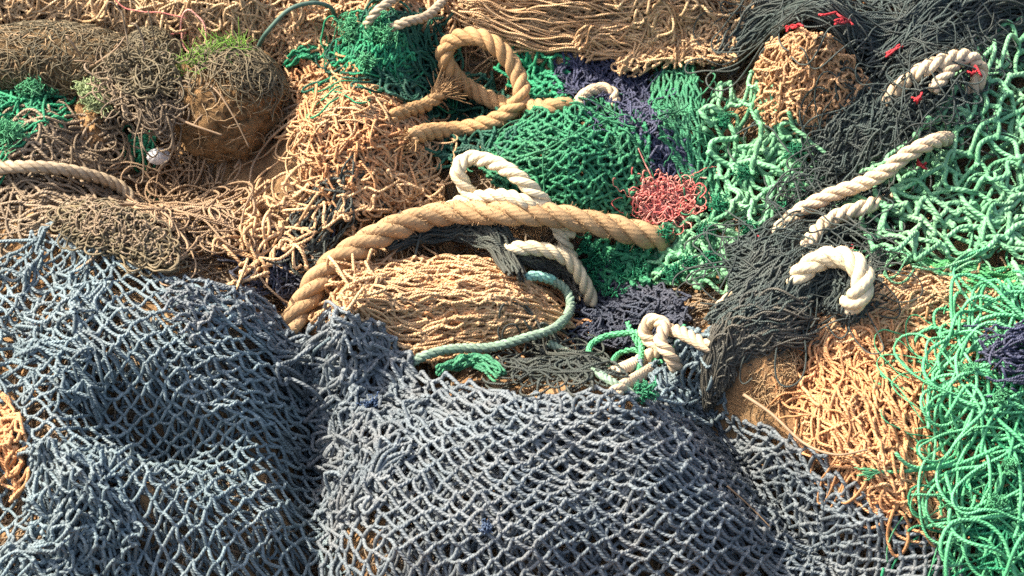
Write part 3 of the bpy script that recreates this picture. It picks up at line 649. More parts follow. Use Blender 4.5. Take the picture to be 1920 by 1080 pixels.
loops(og, [(1600, 400), (1720, 330), (1860, 120), (1990, 60), (1990, 500), (1660, 500)], 12, .30, .005, 'pale_green_thick', 91, .04)
og = knotted_green('green_net', 'ragged pale green net with fluffy knots lying under the salmon bundle', 'pale_green',
    [[(1220, 435), (1290, 430), (1370, 440), (1440, 440)], [(1230, 480), (1300, 480), (1370, 485), (1420, 490)], [(1220, 530), (1290, 545), (1350, 550), (1390, 545)]],
    6, 8, .0042, 54, [(1290, 500), (1330, 490), (1240, 440), (1320, 440), (1400, 440), (1260, 520)], layers=2, jit=.3, crumple=(.025, 11), wamp=(.014, 8), slack=.22, knot=1.7, w0=.016, seg=8, sides=6)
o = net('green_net', 'small dark green knotted net tucked under the end of the big tan rope', 'fishing net', 'green',
    [[(1085, 460), (1150, 470), (1220, 470)], [(1090, 510), (1150, 510), (1220, 510)], [(1110, 560), (1160, 560), (1220, 550)]], 6, 9, .0040, layers=2, jit=.3, crumple=(.02, 12), slack=.2, seed=55, w0=.016, wamp=(.014, 9), knot=1.8)
S = Soup()
for k in range(26): tuft_into(S, rng.uniform(1090, 1215), rng.uniform(455, 550), 14, .016, .0012, k, .022, .8, .005)
S.build('frayed_tuft', MAT['emerald'], o)
hank('green_net', 'smooth hank of grass green netting running out of view above the large orange tan mound', 'fishing net', 'grass_green_twine', [(1725, 505), (1790, 525), (1860, 545), (1990, 560)], [.03, .07, .10, .10], 110, .0026, thick=.035, seed=56, wave=.25)
o = tangle('green_twine', 'big loose tangle of bright green twine spilling over the orange tan mound', 'twine', 'bright_green', [(1760, 640), (1830, 600), (2000, 590), (2000, 1120), (1850, 1120), (1800, 960), (1790, 860), (1745, 740)], 160, .40, .0030, curl=11, thick=.06, w0=.012, seed=57, N=36, sides=6, wwob=.012)
S = Soup(); tangle_into(S, [(1850, 760), (2000, 700), (2000, 1120), (1860, 1100), (1820, 950)], 140, .34, .0025, curl=13, thick=.05, w0=.0, seed=58, N=34, flow=60, pull=.08); S.build('shaded_strands', MAT['emerald'], o)
S = Soup()
for pts in ([(1730, 800, .05), (1735, 720, .05), (1790, 660, .06), (1860, 640, .06)], [(1640, 885, .02), (1700, 880, .03), (1780, 868, .05), (1850, 840, .06)], [(1815, 650, .06), (1810, 610, .06), (1860, 590, .06), (1930, 600, .06)], [(1730, 980, .03), (1725, 920, .03), (1770, 880, .05), (1830, 870, .06)], [(1730, 985, .03), (1800, 970, .05), (1870, 960, .06)], [(1760, 780, .06), (1800, 720, .07), (1830, 760, .07), (1800, 800, .06)]):
    S.tubes(path3(pts, .004, .006), .0034, 7)
S.build('stray_loops', MAT['bright_green'], o)
S = Soup(); frayed_into(S, path3([(1640, 885, .03), (1645, 885, .03), (1650, 885, .03), (1660, 885, .03)], .003, .003)[0], np.array([-1., 0, 0]), .006, 30, .03, .25, 5, .001)
S.build('frayed_end', MAT['bright_green'], o)
tufts(o, 'frayed_tuft', 'bright_green', [(1800, 695, 60, .016, .075), (1860, 740, 60, .016, .075), (1850, 930, 50, .016, .07), (1880, 860, 50, .016, .075)])

# ------------------------------------------------------------------ navy nets
net('navy_net', 'fine navy blue net draped below the tan folds, running down beside the green dome', 'fishing net', 'navy',
    [[(1040, 120), (1110, 105), (1200, 130)], [(1050, 170), (1130, 160), (1215, 180)], [(1150, 200), (1180, 205), (1225, 215)], [(1165, 250), (1190, 250), (1225, 250)]], 12, 22, .0024, layers=3, jit=.4, crumple=(.016, 18), slack=.25, seed=60, w0=.014, wamp=(.01, 9), dw=-.007)
net('navy_net', 'small navy net wad above the salmon twine bundle', 'fishing net', 'navy',
    [[(1215, 270), (1250, 265), (1280, 280)], [(1225, 310), (1255, 310), (1295, 315)], [(1230, 350), (1260, 355), (1290, 350)]], 8, 13, .0024, layers=3, jit=.4, crumple=(.014, 20), slack=.25, seed=61, w0=.012, wamp=(.01, 9), dw=-.007)
net('navy_net', 'dark navy net sunk in the hollow between sage cord and rope knot', 'fishing net', 'dark_navy',
    [[(1110, 500), (1170, 520), (1240, 560)], [(1090, 570), (1170, 580), (1270, 600)], [(1070, 640), (1160, 650), (1260, 640)]], 14, 20, .0025, layers=3, jit=.4, crumple=(.02, 16), slack=.22, seed=62, w0=.008, wamp=(.012, 9), dw=-.008)
tangle('navy_net', 'dark navy bristly net wad poking into view beside the bright green twine', 'fishing net', 'navy', [(1885, 660), (1960, 640), (1980, 780), (1900, 770)], 160, .08, .0022, curl=14, thick=.05, w0=.045, seed=63, flow=0, pull=.2, N=14)

# ------------------------------------------------------------------ black twine nets
o = hank('black_net', 'long black twine net heaped across the far corner with bits of red twine in it', 'fishing net', 'black', [(1345, 140), (1385, 90), (1460, 45), (1560, 40), (1660, 100), (1760, 105), (1860, 60), (2000, 30)], [.06, .08, .10, .11, .13, .16, .18, .14], 430, .0021, thick=.055, seed=64, wave=.3, N=56, kink=.015)
S = Soup(); hank_into(S, [(1620, 170), (1720, 90), (1820, 15), (1900, -60)], [.12, .13, .13, .13], 250, .0021, thick=.06, seed=65, wave=.25, w0=.01, N=56); S.build('twine_fold', MAT['black'], o)
S = Soup(); tangle_into(S, [(1430, 40), (1560, -20), (1860, -40), (1800, 110), (1640, 120), (1480, 60)], 260, .22, .0020, curl=9, thick=.04, w0=.012, seed=66); S.build('loose_strands', MAT['black'], o)
red_bits(o, [(1550, 33, .075, 32), (1515, 18, .07, 14), (1570, 48, .075, 16), (1460, 36, .06, 9), (1660, 105, .085, 14), (1478, 58, .065, 14)])
o = hank('black_net', 'middle bunch of black twine net lying between two turns of cream rope', 'fishing net', 'black', [(1530, 340), (1600, 290), (1680, 230), (1770, 190)], [.10, .15, .17, .12], 480, .0021, thick=.06, seed=67, wave=.4, w0=.008, kink=.02)
S = Soup(); tangle_into(S, [(1560, 250), (1700, 140), (1800, 180), (1740, 290), (1560, 370)], 200, .24, .0018, curl=12, thick=.03, w0=.03, seed=68, flow=35, pull=.1); S.build('loose_strands', MAT['black'], o)
red_bits(o, [(1804, 148, .10, 12), (1705, 192, .085, 8), (1712, 314, .075, 8)])
o = hank('black_net', 'lower black twine net hank spreading round the thick cream rope bend', 'fishing net', 'black', [(1360, 520), (1430, 500), (1500, 450), (1580, 420), (1660, 400)], [.14, .17, .16, .13, .10], 520, .0021, thick=.05, seed=69, wave=.35, w0=.004, kink=.02)
S = Soup(); hank_into(S, [(1350, 650), (1420, 600), (1490, 540), (1560, 520), (1590, 570), (1560, 620)], [.13, .16, .14, .10, .09, .08], 540, .0021, thick=.055, seed=70, wave=.4, w0=.012, kink=.02); S.build('twine_fold', MAT['black'], o)
S = Soup(); hank_into(S, [(1590, 410), (1630, 450), (1640, 520), (1620, 590), (1540, 640)], [.05, .05, .04, .05, .06], 90, .0021, thick=.02, seed=71, wave=.3, w0=.012); S.build('loose_strands', MAT['black'], o)
red_bits(o, [(1558, 416, .07, 16), (1578, 470, .06, 9), (1520, 467, .06, 9), (1428, 455, .06, 20), (1482, 412, .06, 7)])
hank('black_net', 'dusty grey black net end hanging down past the small blue grey bunch', 'fishing net', 'dusty_black', [(1520, 600), (1420, 620), (1370, 660), (1345, 720), (1350, 770)], [.15, .15, .10, .07, .06], 330, .0021, thick=.045, seed=72, wave=.45, w0=.02)
o = hank('grey_twine', 'dark grey green twine hank lying across the tan rope and the flat tan net', 'twine', 'grey_green', [(720, 480), (800, 450), (880, 440), (940, 480), (970, 540)], [.05, .07, .08, .06, .04], 130, .0023, thick=.03, seed=73, wave=.4, w0=.02)
S = Soup()
for pts in ([(835, 430, .05), (840, 400, .07), (870, 393, .07), (905, 410, .06), (900, 440, .04)], [(860, 430, .05), (880, 408, .06), (910, 425, .05)], [(760, 450, .05), (750, 410, .06), (755, 400, .05)], [(780, 480, .03), (790, 440, .05), (800, 405, .06)]): S.tubes(path3(pts, .0025, .005), .0026, 6)
S.build('stray_loops', MAT['grey_green'], o)
hank('grey_twine', 'tattered dark weedy twine hanging over the turquoise tipped cord', 'twine', 'dusty_black', [(930, 480), (1010, 500), (1060, 510), (1100, 570)], [.04, .05, .05, .04], 70, .0028, thick=.03, seed=74, wave=.5, w0=.012)
tangle('grey_twine', 'wad of dark blue grey twine left of the big tan rope', 'twine', 'grey_green', [(550, 390), (640, 370), (660, 420), (620, 480), (560, 470)], 80, .12, .0023, curl=14, thick=.025, w0=.0, seed=75, flow=60, pull=.12)
tangle('grey_twine', 'mixed dark scraps of twine in the dip below the torn tan net', 'twine', 'dark_navy', [(440, 460), (600, 450), (600, 520), (480, 550)], 90, .10, .0022, curl=24, thick=.02, w0=-.01, seed=76)
tangle('grey_twine', 'thin grey twine mess in the gap above the loops of the slate net', 'twine', 'grey_green', [(950, 640), (1080, 640), (1170, 720), (1060, 730), (960, 710)], 90, .18, .0022, curl=16, thick=.03, w0=.0, seed=77)
hank('green_twine', 'few arched blades of dark green twine above the slate net edge', 'twine', 'green_strip', [(820, 715), (860, 695), (900, 690), (940, 720)], [.02, .03, .04, .03], 26, .0030, thick=.03, seed=78, wave=.3, w0=.01)
tangle('salmon_twine', 'bright salmon red bundle of fine twine beside the end of the big tan rope', 'twine', 'salmon', [(1195, 388), (1228, 364), (1286, 370), (1300, 404), (1268, 424), (1205, 418)], 420, .065, .0012, curl=9, thick=.04, w0=.0, seed=79)
o = tangle('red_thread', 'single red thread caught on the float beside the grass tuft', 'twine', 'salmon', [(315, 110), (345, 70), (390, 30), (395, 45), (350, 95)], 3, .16, .0018, curl=5, thick=.01, w0=.045, seed=80)

def by(s): return [o_ for o_ in COL.objects if str(o_.get('label', '')).startswith(s)][0]
strays(by('bright salmon'), 'salmon', [(1150, 340), (1330, 330), (1350, 430), (1260, 450), (1160, 430)], 12, .09, .0011, 101)
strays(by('dark green net domed'), 'green', [(880, 300), (1000, 190), (1250, 180), (1260, 440), (900, 420)], 30, .12, .0016, 102)
strays(by('large orange tan'), 'tan_orange', [(1420, 640), (1600, 540), (1880, 540), (1880, 960), (1650, 980), (1440, 780)], 60, .16, .0022, 103)
strays(by('middle bunch'), 'black', [(1440, 420), (1560, 200), (1800, 100), (1840, 220), (1620, 400)], 60, .22, .0015, 104, .05)
strays(by('lower black'), 'black', [(1300, 480), (1500, 380), (1680, 420), (1660, 620), (1400, 680), (1300, 600)], 60, .22, .0015, 105, .04)
strays(by('lower black'), 'black', [(1430, 400), (1600, 330), (1660, 400), (1620, 560), (1480, 540)], 26, .16, .0017, 115, .075)
strays(by('middle bunch'), 'black', [(1650, 240), (1690, 130), (1830, 110), (1780, 280), (1660, 330)], 30, .16, .0017, 116, .09)
strays(by('long black'), 'black', [(1330, 60), (1500, 0), (1900, 0), (1850, 160), (1500, 160), (1340, 150)], 70, .24, .0015, 106, .05)
strays(by('fine navy'), 'navy', [(1010, 110), (1250, 100), (1250, 270), (1120, 260)], 30, .09, .0013, 107)
strays(by('frayed emerald'), 'emerald', [(600, 70), (860, 40), (860, 220), (640, 220)], 24, .16, .0017, 108, .02)
strays(by('sprawling pale'), 'pale_green', [(1580, 380), (1780, 140), (1980, 40), (1980, 560), (1620, 540)], 40, .2, .0022, 109, .03)
strays(by('flat strip'), 'green_strip', [(1200, 120), (1330, 110), (1370, 420), (1270, 420)], 26, .1, .0015, 110, .02)
strays(by('big loose tangle'), 'bright_green', [(1660, 640), (1960, 560), (1960, 1100), (1780, 1100), (1680, 880)], 40, .2, .0014, 111, .03)
# ------------------------------------------------------------------ ropes
G = 'ropes lying over the nets'
rope('rope', 'thickest rope, dusty tan three strand, arching across the middle of the heap', 'rope', 'rope_tan', [(535, 640, -.06), (548, 606, -.012), (572, 570, .010), (620, 505, .02), (720, 440, .03), (830, 405, .035), (930, 402, .04), (1030, 408, .03), (1120, 425, .02), (1215, 445, .01), (1250, 455, -.02)], .0240, G, pitch=5.6, hair=1500, hairlen=.008, seed=1)
rope('rope', 'clean white rope making a tight loop behind the thick tan rope', 'rope', 'rope_white', [(1070, 440, .0), (1020, 385, .03), (975, 340, .04), (925, 310, .05), (880, 303, .06), (860, 325, .065), (872, 352, .05), (895, 385, .03), (910, 420, .0)], .0155, G, pitch=5.4, hand=-1, hair=200, hairlen=.006, seed=2)
rope('rope', 'white rope piece curving along the top of the thick tan rope', 'rope', 'rope_white', [(825, 425, .01), (850, 388, .03), (900, 372, .05), (950, 372, .05), (990, 385, .05), (1030, 405, .02)], .0135, G, pitch=5.4, seed=3)
rope('rope', 'white rope bend emerging under the thick tan rope and dropping beside dark green knots', 'rope', 'rope_white', [(930, 480, .0), (970, 468, .03), (1020, 470, .045), (1065, 490, .045), (1095, 535, .03), (1110, 570, .0)], .0145, G, pitch=5.4, hand=1, seed=4)
rope('rope', 'short upright white rope piece just below the thick tan rope', 'rope', 'rope_white', [(1040, 425, .005), (1055, 452, .02), (1070, 480, .015), (1085, 510, .0)], .0125, G, pitch=5.4, hand=-1, seed=5)
o = rope('rope', 'weathered tan rope bent into an open ring beside the shaggy tan net', 'rope', 'rope_brown', [(770, 262, .02), (800, 252, .025), (860, 247, .04), (930, 230, .05), (975, 195, .07), (970, 150, .09), (935, 105, .10), (890, 82, .09), (850, 88, .07), (835, 115, .05), (860, 155, .03), (900, 180, .02), (950, 200, .01), (1020, 205, .01), (1070, 200, .0)], .0175, G, pitch=4.6, hair=600, hairlen=.009, seed=6, fray=('start', 40, .03, .3))
rope('rope', 'short tan rope stub with a splayed brush of frayed yarns inside the ring', 'rope', 'rope_brown', [(735, 222, .01), (765, 212, .03), (800, 202, .04), (825, 186, .05)], .014, G, pitch=5, hair=80, seed=7, fray=('end', 120, .06, .36))
rope('rope', 'grey brown rope running in from the edge below the emerald tangle', 'rope', 'rope_grey', [(-60, 345, .01), (0, 320, .03), (60, 316, .04), (130, 322, .04), (200, 338, .03), (240, 362, .02), (258, 400, .005), (262, 440, -.01)], .0125, G, pitch=5, hair=420, hairlen=.006, seed=8)
o = rope('rope', 'sage green braided cord curling round the end of the flat tan net', 'rope', 'rope_sage', [(760, 690, .0), (795, 668, .02), (850, 655, .025), (920, 652, .025), (985, 635, .03), (1040, 615, .03), (1068, 580, .03), (1060, 545, .03), (1030, 525, .03)], .0092, G, pitch=4, hair=200, hairlen=.005, seed=9)
S = Soup(); P = path3([(1035, 527, .032), (1020, 521, .034), (1000, 518, .03), (985, 522, .02)], .009, .003); laid_rope_into(S, P, .0098, 3, 4, seed=3); S.build('turquoise_end', MAT['turquoise'], o)
rope('rope', 'thin pale green and white cord slanting from the grey mess to the slate net', 'rope', 'rope_sage', [(1030, 645, .02), (1080, 670, .03), (1130, 705, .03), (1190, 742, .02), (1215, 760, .0)], .0075, G, pitch=4.5, hair=120, hairlen=.006, seed=10)
rope('rope', 'cream rope tied in a knot beside the small blue grey net bunch', 'rope', 'rope_cream', [(1150, 700, .0), (1190, 680, .03), (1225, 655, .045), (1205, 625, .055), (1215, 602, .06), (1240, 610, .06), (1232, 640, .075), (1250, 665, .06), (1265, 690, .03)], .0125, G, pitch=5, hand=-1, seed=11)
rope('rope', 'broken cream rope end lying in the shade below the knot', 'rope', 'rope_cream', [(1140, 745, .0), (1165, 725, .02), (1195, 705, .03), (1220, 690, .02)], .0115, G, pitch=5, seed=12)
rope('rope', 'cream rope scrap wedged to the far side of the knot under black twine', 'rope', 'rope_cream', [(1240, 620, .01), (1265, 622, .035), (1295, 635, .03), (1330, 650, .02), (1350, 610, .02), (1345, 580, .03), (1370, 555, .03)], .012, G, pitch=5, seed=13)
o = rope('rope', 'bright green cord looped round the cream rope knot', 'rope', 'bright_green', [(1105, 675, .02), (1105, 650, .03), (1130, 632, .04), (1165, 625, .045), (1190, 625, .045), (1200, 650, .05), (1195, 690, .05), (1190, 720, .04), (1205, 745, .03)], .006, G, pitch=5, seed=14)
S = Soup()
for pts in ([(1140, 690, .03), (1155, 665, .045), (1180, 655, .05), (1200, 662, .05)], [(1175, 605, .03), (1185, 630, .045), (1198, 655, .05)], [(1195, 660, .055), (1220, 672, .05), (1240, 680, .04)], [(1262, 655, .03), (1270, 630, .04), (1280, 610, .04)]): P = path3(pts, .004, .003); laid_rope_into(S, P, .0055, 2, 5, sides=7, seed=5)
S.build('cord_end', MAT['bright_green'], o)
S = Soup(); tuft_into(S, 1205, 745, 60, .02, .0015, 3, .04, .6, .006); S.build('frayed_end', MAT['emerald'], o)
rope('rope', 'short pale rope arch between navy net and the dome of dark green net', 'rope', 'rope_cream', [(1080, 205, .0), (1095, 182, .02), (1125, 170, .03), (1148, 180, .02), (1150, 205, .0)], .0125, G, pitch=5, seed=15)
rope('rope', 'cream rope curving over the black twine near the far corner', 'rope', 'rope_cream', [(1625, 250, -.03), (1650, 205, .025), (1680, 165, .055), (1730, 132, .08), (1790, 118, .085), (1818, 140, .08), (1812, 175, .05), (1800, 215, -.03)], .0155, G, pitch=5, hand=-1, hair=260, hairlen=.006, seed=16, w0=.0)
rope('rope', 'small cream rope turn showing inside the curve among black strands', 'rope', 'rope_cream', [(1735, 175, .06), (1755, 150, .08), (1775, 128, .08), (1800, 118, .07)], .0125, G, pitch=5, seed=17)
rope('rope', 'longest cream rope, running down past the middle black bunch from the sprawling pale green net', 'rope', 'rope_cream', [(1800, 262, -.03), (1750, 268, .06), (1710, 283, .085), (1675, 303, .08), (1645, 328, .075), (1595, 352, .075), (1540, 372, .075), (1490, 400, .065), (1450, 438, .045), (1425, 465, .0), (1400, 495, -.03)], .0148, G, pitch=5.6, hair=260, hairlen=.006, seed=19)
rope('rope', 'shorter cream rope run parallel below the long one, bending down into black twine', 'rope', 'rope_cream', [(1665, 372, .0), (1610, 392, .075), (1560, 408, .09), (1520, 434, .09), (1498, 470, .07), (1490, 505, .02), (1490, 530, -.03)], .0145, G, pitch=5.6, hand=-1, seed=20)
rope('rope', 'thick pale cream rope bend arched over a black twine hank', 'rope', 'rope_white', [(1465, 560, -.02), (1482, 530, .03), (1503, 503, .07), (1535, 485, .10), (1575, 490, .105), (1600, 520, .09), (1598, 555, .06), (1575, 580, .01), (1550, 590, -.03)], .0205, G, hair=500, hairlen=.006, pitch=4.6, seed=21)
rope('hose', 'dark green hose bending over the straw net at the back', 'hose', 'hose', [(488, 95, .02), (505, 65, .05), (545, 28, .06), (590, 14, .055), (622, 22, .03), (628, 40, .0)], .0085, None, pitch=40, strands=1, wob=.0)
rope('rope', 'dull olive rope end hanging above the emerald bundle', 'rope', 'rope_grey', [(690, 55, .03), (710, 30, .05), (745, 5, .05), (780, -20, .03)], .0095, G, pitch=5, seed=22)
rope('rope', 'second dull rope end lying beside the emerald bundle', 'rope', 'rope_grey', [(735, 58, .03), (765, 50, .05), (800, 40, .05), (830, 10, .04), (850, -30, .02)], .0095, G, pitch=5, seed=23)

# ------------------------------------------------------------------ floats
def blob_into(S, c, ax, rot=0, seed=1, na=110, nb=70, rough=.06, flat=None):
    th = np.linspace(0, 2*PI, na, endpoint=False); ph = np.linspace(.02, PI-.02, nb)
    PH, TH = np.meshgrid(ph, th, indexing='ij')
    d = np.stack([np.sin(PH)*np.cos(TH), np.sin(PH)*np.sin(TH), np.cos(PH)], -1)
    n = fbm(d[..., 0]+.7*d[..., 2], d[..., 1]-.6*d[..., 2], 2.2, seed, 2)*.6+.45*fbm(d[..., 0]-.4*d[..., 2], d[..., 1]+.8*d[..., 2], 7, seed+9, 3)
    q = d*np.array(ax)*(1+rough*n)[..., None]
    a = math.radians(rot); R = np.array([[math.cos(a), -math.sin(a), 0], [math.sin(a), math.cos(a), 0], [0, 0, 1]])
    S.grid(c+q@R.T, closed=True)
def ell_hairs_into(S, c, ax, rot, n, l, r, seed, sel=None, lie=.8, N=10, curl=1.):
    g = np.random.default_rng(seed)
    d = g.normal(0, 1, (n*6, 3)); d /= np.linalg.norm(d, axis=1, keepdims=True)
    if sel is not None: d = d[sel(d)]
    d = d[:n]; n = len(d)
    ax = np.array(ax); a = math.radians(rot); R = np.array([[math.cos(a), -math.sin(a), 0], [math.sin(a), math.cos(a), 0], [0, 0, 1]])
    t = np.cross(d, g.normal(0, 1, (n, 3))); t /= np.linalg.norm(t, axis=1, keepdims=True); b = np.cross(d, t)
    f = np.linspace(0, 1, N); L = l*g.uniform(.4, 1.2, n); k = g.normal(0, curl, n)
    Q = np.empty((n, N, 3))
    for i, s in enumerate(f):
        ang = (L*s)[:, None]; kk = (k*s)[:, None]
        dd = d*ax+ (t*np.cos(kk)+b*np.sin(kk))*ang*lie
        e = dd/ax; e /= np.linalg.norm(e, axis=1, keepdims=True)
        lift = 1.0+.02+(1-lie)*s*L[:, None]/np.mean(ax)+.03*np.sin(PI*s*2+k[:, None])
        Q[:, i] = (e*ax)*lift
    S.tubes(c+Q@R.T, r*g.uniform(.6, 1.3, n), 4, g.random(n))
def on_heap(px, py, dz): 
    u, v = at(px, py, dz); return np.array([float(u), float(v), float(H(u, v))+dz])
TOP = lambda d: (d[:, 1]*.75+d[:, 2]*.5 > .15)
# round float
cb = on_heap(432, 195, .055); ab = (.112, .112, .105)
S = Soup(); blob_into(S, cb, ab, 10, 3, rough=.14); fl = S.build('net_float', MAT['crust_orange']); tag(fl, 'round crusted brown float with a tuft of bright grass growing on top', 'float', 'old crusted floats')
S = Soup(); ell_hairs_into(S, cb, ab, 10, 900, .075, .0012, 4, lambda d: (d[:, 1]*.75+d[:, 2]*.5+.35*d[:, 0] > .32), lie=.9, curl=1.8); S.build('weed_growth', MAT['weed'], fl)
S = Soup(); ell_hairs_into(S, cb, ab, 10, 140, .09, .0009, 5, None, lie=.97, curl=2); S.build('fibre_cover', MAT['straw'], fl)
S = Soup(); g = np.random.default_rng(9)
n = 620; x = -.92+1.25*g.random(n)**.9
d = np.stack([x, (.46+.24*x)+.16*g.normal(size=n), .66-.1*x+.14*g.normal(size=n)], -1); d /= np.linalg.norm(d, axis=1, keepdims=True)
p0 = cb+d*np.array(ab)*.98; up_ = d*.5+np.array([0, .45, .55])+g.normal(0, .35, (n, 3)); up_ /= np.linalg.norm(up_, axis=1, keepdims=True)
f = np.linspace(0, 1, 7)[None, :, None]; L = (.032*g.uniform(.3, 1, n))[:, None, None]; bd = g.normal(0, .55, (n, 3))+np.array([0, -.35, -.35])
S.tubes(p0[:, None]+L*(f*up_[:, None]+f*f*bd[:, None]), np.linspace(1, .25, 7)[None]*(.0017*g.uniform(.7, 1.2, n))[:, None], 4, g.random(n))
S.build('grass_tuft', MAT['leaf'], fl)
# long float
cl = on_heap(115, 118, .05); al = (.185, .075, .075)
S = Soup(); blob_into(S, cl, al, -4, 5, rough=.06); fl = S.build('net_float', MAT['crust']); tag(fl, 'long mud coloured float lying on its side above the emerald tangle', 'float', 'old crusted floats')
S = Soup(); ell_hairs_into(S, cl, al, -4, 600, .07, .0011, 6, lambda d: (d[:, 2] > -.2) & (d[:, 0] > -.6), lie=.93); S.build('weed_growth', MAT['weed'], fl)
S = Soup(); ell_hairs_into(S, cl, al, -4, 300, .05, .0011, 16, None, lie=.95); S.build('fibre_cover', MAT['straw'], fl)
# dark float between
cd = on_heap(292, 125, .045); ad = (.062, .075, .075)
S = Soup(); blob_into(S, cd, ad, 0, 7, rough=.1); fl = S.build('net_float', MAT['crust']); tag(fl, 'small dark weedy float wedged between the long float and the round one', 'float', 'old crusted floats')
S = Soup(); ell_hairs_into(S, cd, ad, 0, 1100, .05, .0013, 8, None, lie=.9); S.build('weed_growth', MAT['weed'], fl)
# weed hanging under them
o = tangle('seaweed', 'dry brown seaweed matted over the face of the round float', 'seaweed', 'drab', [(225, 165), (330, 150), (370, 200), (310, 260), (240, 240)], 230, .11, .0018, curl=16, thick=.05, w0=.0, lift=.10, seed=81, flow=-50, pull=.08)
S = Soup(); tangle_into(S, [(230, 130), (340, 140), (350, 200), (260, 200)], 160, .09, .0016, curl=22, thick=.05, w0=.0, lift=.12, seed=82); S.build('dark_fronds', MAT['weed'], o)
o = tangle('seaweed', 'coarse mat of grey brown dead weed above the blue trawl net edge', 'seaweed', 'weed', [(105, 420), (200, 410), (300, 460), (350, 520), (280, 510), (150, 460)], 420, .09, .0020, curl=30, thick=.035, w0=.012, seed=83)
S = Soup(); tangle_into(S, [(110, 425), (200, 415), (290, 460), (330, 510), (170, 460)], 220, .07, .0018, curl=34, thick=.03, w0=.022, seed=84); S.build('dry_strands', MAT['drab'], o)
o = tangle('sponge', 'pale green fluffy sponge scrap on a yellow brown lump below the long float', 'sponge', 'fluff_green', [(165, 180), (200, 170), (215, 205), (200, 215), (180, 200)], 420, .03, .0012, curl=60, thick=.035, w0=.0, lift=.06, seed=85, N=10)
S = Soup(); c = on_heap(165, 235, .0); blob_into(S, c, (.045, .065, .04), 10, 13, rough=.25); o = S.build('mud_clod', MAT['clay']); tag(o, 'yellow brown mud clod with the pale green sponge on top', 'clod')
S = Soup(); tangle_into(S, [(1400, 650), (1500, 650), (1480, 740), (1420, 790)], 150, .06, .0008, curl=26, thick=.01, w0=.022, seed=86); o = S.build('straw_fibres', MAT['straw']); tag(o, 'wisps of straw fibre stuck to the bare sand patch', 'fibres')
# shell
c = on_heap(300, 288, .03)
S = Soup(); a = np.linspace(0, 2*PI, 64, endpoint=False); rr = np.linspace(.02, 1, 16)
RR, AA = np.meshgrid(rr, a, indexing='ij'); rib = 1+.012*np.cos(AA*11)*RR+.04*np.cos(AA+1)
X = .023*RR*np.cos(AA)*rib; Y = .017*RR*np.sin(AA)*rib; W = .018*(1-RR**2)+.0009*np.cos(AA*9)*RR
Y2 = Y*.8-W*.5; W2 = W*.9+Y*.55
S.grid(np.stack([c[0]+X, c[1]+Y2, c[2]+W2+.004], -1), closed=True); S.grid(np.stack([c[0]+X*.97, c[1]+Y2*.97+.002, c[2]+.8*W2+.001], -1), closed=True)
o = S.build('shell', MAT['shell']); tag(o, 'white seashell lying in the hollow below the floats', 'shell')
# twigs
def twig(label, path, r, side=()):
    S = Soup(); P = path3(path, r, .006); n = len(P); S.tubes(P, (r*np.linspace(1.2, .6, n))[None], 6)
    for (i, dx, dy) in side:
        p = P[int(i*(n-1))]; q = p+np.array([dx, dy, .01]); S.tubes(np.stack([p, (p+q)/2+[0, 0, .003], q]), r*.6, 5)
    o = S.build('twig', MAT['twig']); tag(o, label, 'twig', 'dry twigs')
twig('long forked twig slanting down across the face of the round float', [(295, 205, .08), (330, 222, .11), (380, 245, .12), (430, 262, .11)], .0030, [(.4, .03, -.02), (.7, .02, .02)])
twig('thin bent twig hanging over the round float towards its far side', [(360, 150, .12), (420, 180, .15), (455, 230, .14), (478, 282, .10)], .0022)
twig('forked twig standing over the dark gap by the long float', [(180, 140, .10), (205, 130, .12), (240, 105, .13), (255, 85, .12)], .0026, [(.2, -.04, .05), (.3, -.04, .0)])
twig('short straight twig on the long float above the emerald tangle', [(150, 85, .13), (165, 105, .13), (180, 135, .11)], .0024)
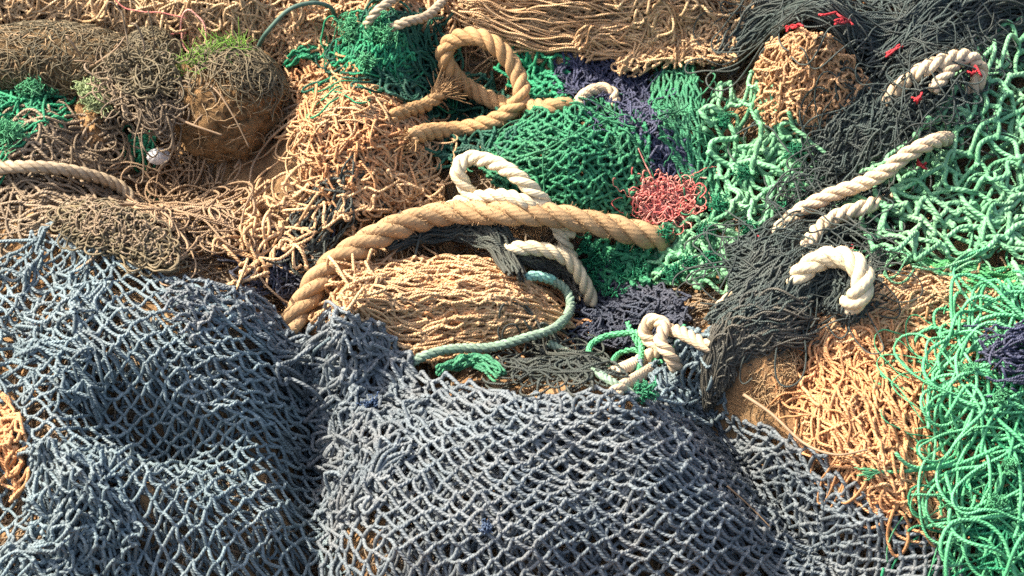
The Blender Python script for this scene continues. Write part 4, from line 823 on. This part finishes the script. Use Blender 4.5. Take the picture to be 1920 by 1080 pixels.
twig('dark cane lying between blue trawl net sand and the orange mound', [(1390, 740, .04), (1440, 775, .05), (1500, 830, .05), (1560, 850, .04), (1620, 842, .03)], .0030)
twig('pale stick lying across the slate crease', [(1360, 910, .03), (1400, 945, .04), (1440, 985, .04)], .0016)

# ------------------------------------------------------------------ light and camera
wd = bpy.data.worlds.new('World'); scene.world = wd; wd.use_nodes = True
nt = wd.node_tree; nt.nodes.clear()
sky = nt.nodes.new('ShaderNodeTexSky'); sky.sky_type = 'NISHITA'; sky.sun_disc = False
SUN = np.array([-.56, .21, .72]); SUN /= np.linalg.norm(SUN)
sky.sun_elevation = math.asin(SUN[2]); sky.sun_rotation = math.atan2(SUN[0], SUN[1])
sky.air_density = 1.0; sky.dust_density = 5.0; sky.ozone_density = .4
bg = nt.nodes.new('ShaderNodeBackground'); bg.inputs[1].default_value = .15
ow = nt.nodes.new('ShaderNodeOutputWorld'); nt.links.new(sky.outputs[0], bg.inputs[0]); nt.links.new(bg.outputs[0], ow.inputs[0])
from mathutils import Vector
sl = bpy.data.lights.new('sun', 'SUN'); sl.energy = 5.0; sl.angle = math.radians(.5); sl.color = (1, .91, .77)
so = bpy.data.objects.new('sun', sl); COL.objects.link(so); so.rotation_euler = Vector(SUN).to_track_quat('Z', 'Y').to_euler(); so.location = (0, 0, 5)
cam = bpy.data.cameras.new('camera'); co = bpy.data.objects.new('camera', cam); COL.objects.link(co)
cam.sensor_width = 36; cam.lens = 36/K
co.location = world(CAM); tgt = np.array([0, 0, Z0]); co.rotation_euler = Vector(tgt-world(CAM)).to_track_quat('-Z', 'Y').to_euler()
cam.clip_end = 100; cam.clip_start = .1
cam.dof.use_dof = True; cam.dof.focus_distance = D-.15; cam.dof.aperture_fstop = 5.0
scene.camera = co
vs = scene.view_settings; vs.view_transform = 'Standard'; vs.look = 'None'; vs.exposure = 1.15; vs.gamma = 1; vs.use_curve_mapping = False
scene.cycles.max_bounces = 8; scene.cycles.diffuse_bounces = 6; scene.cycles.use_denoising = False
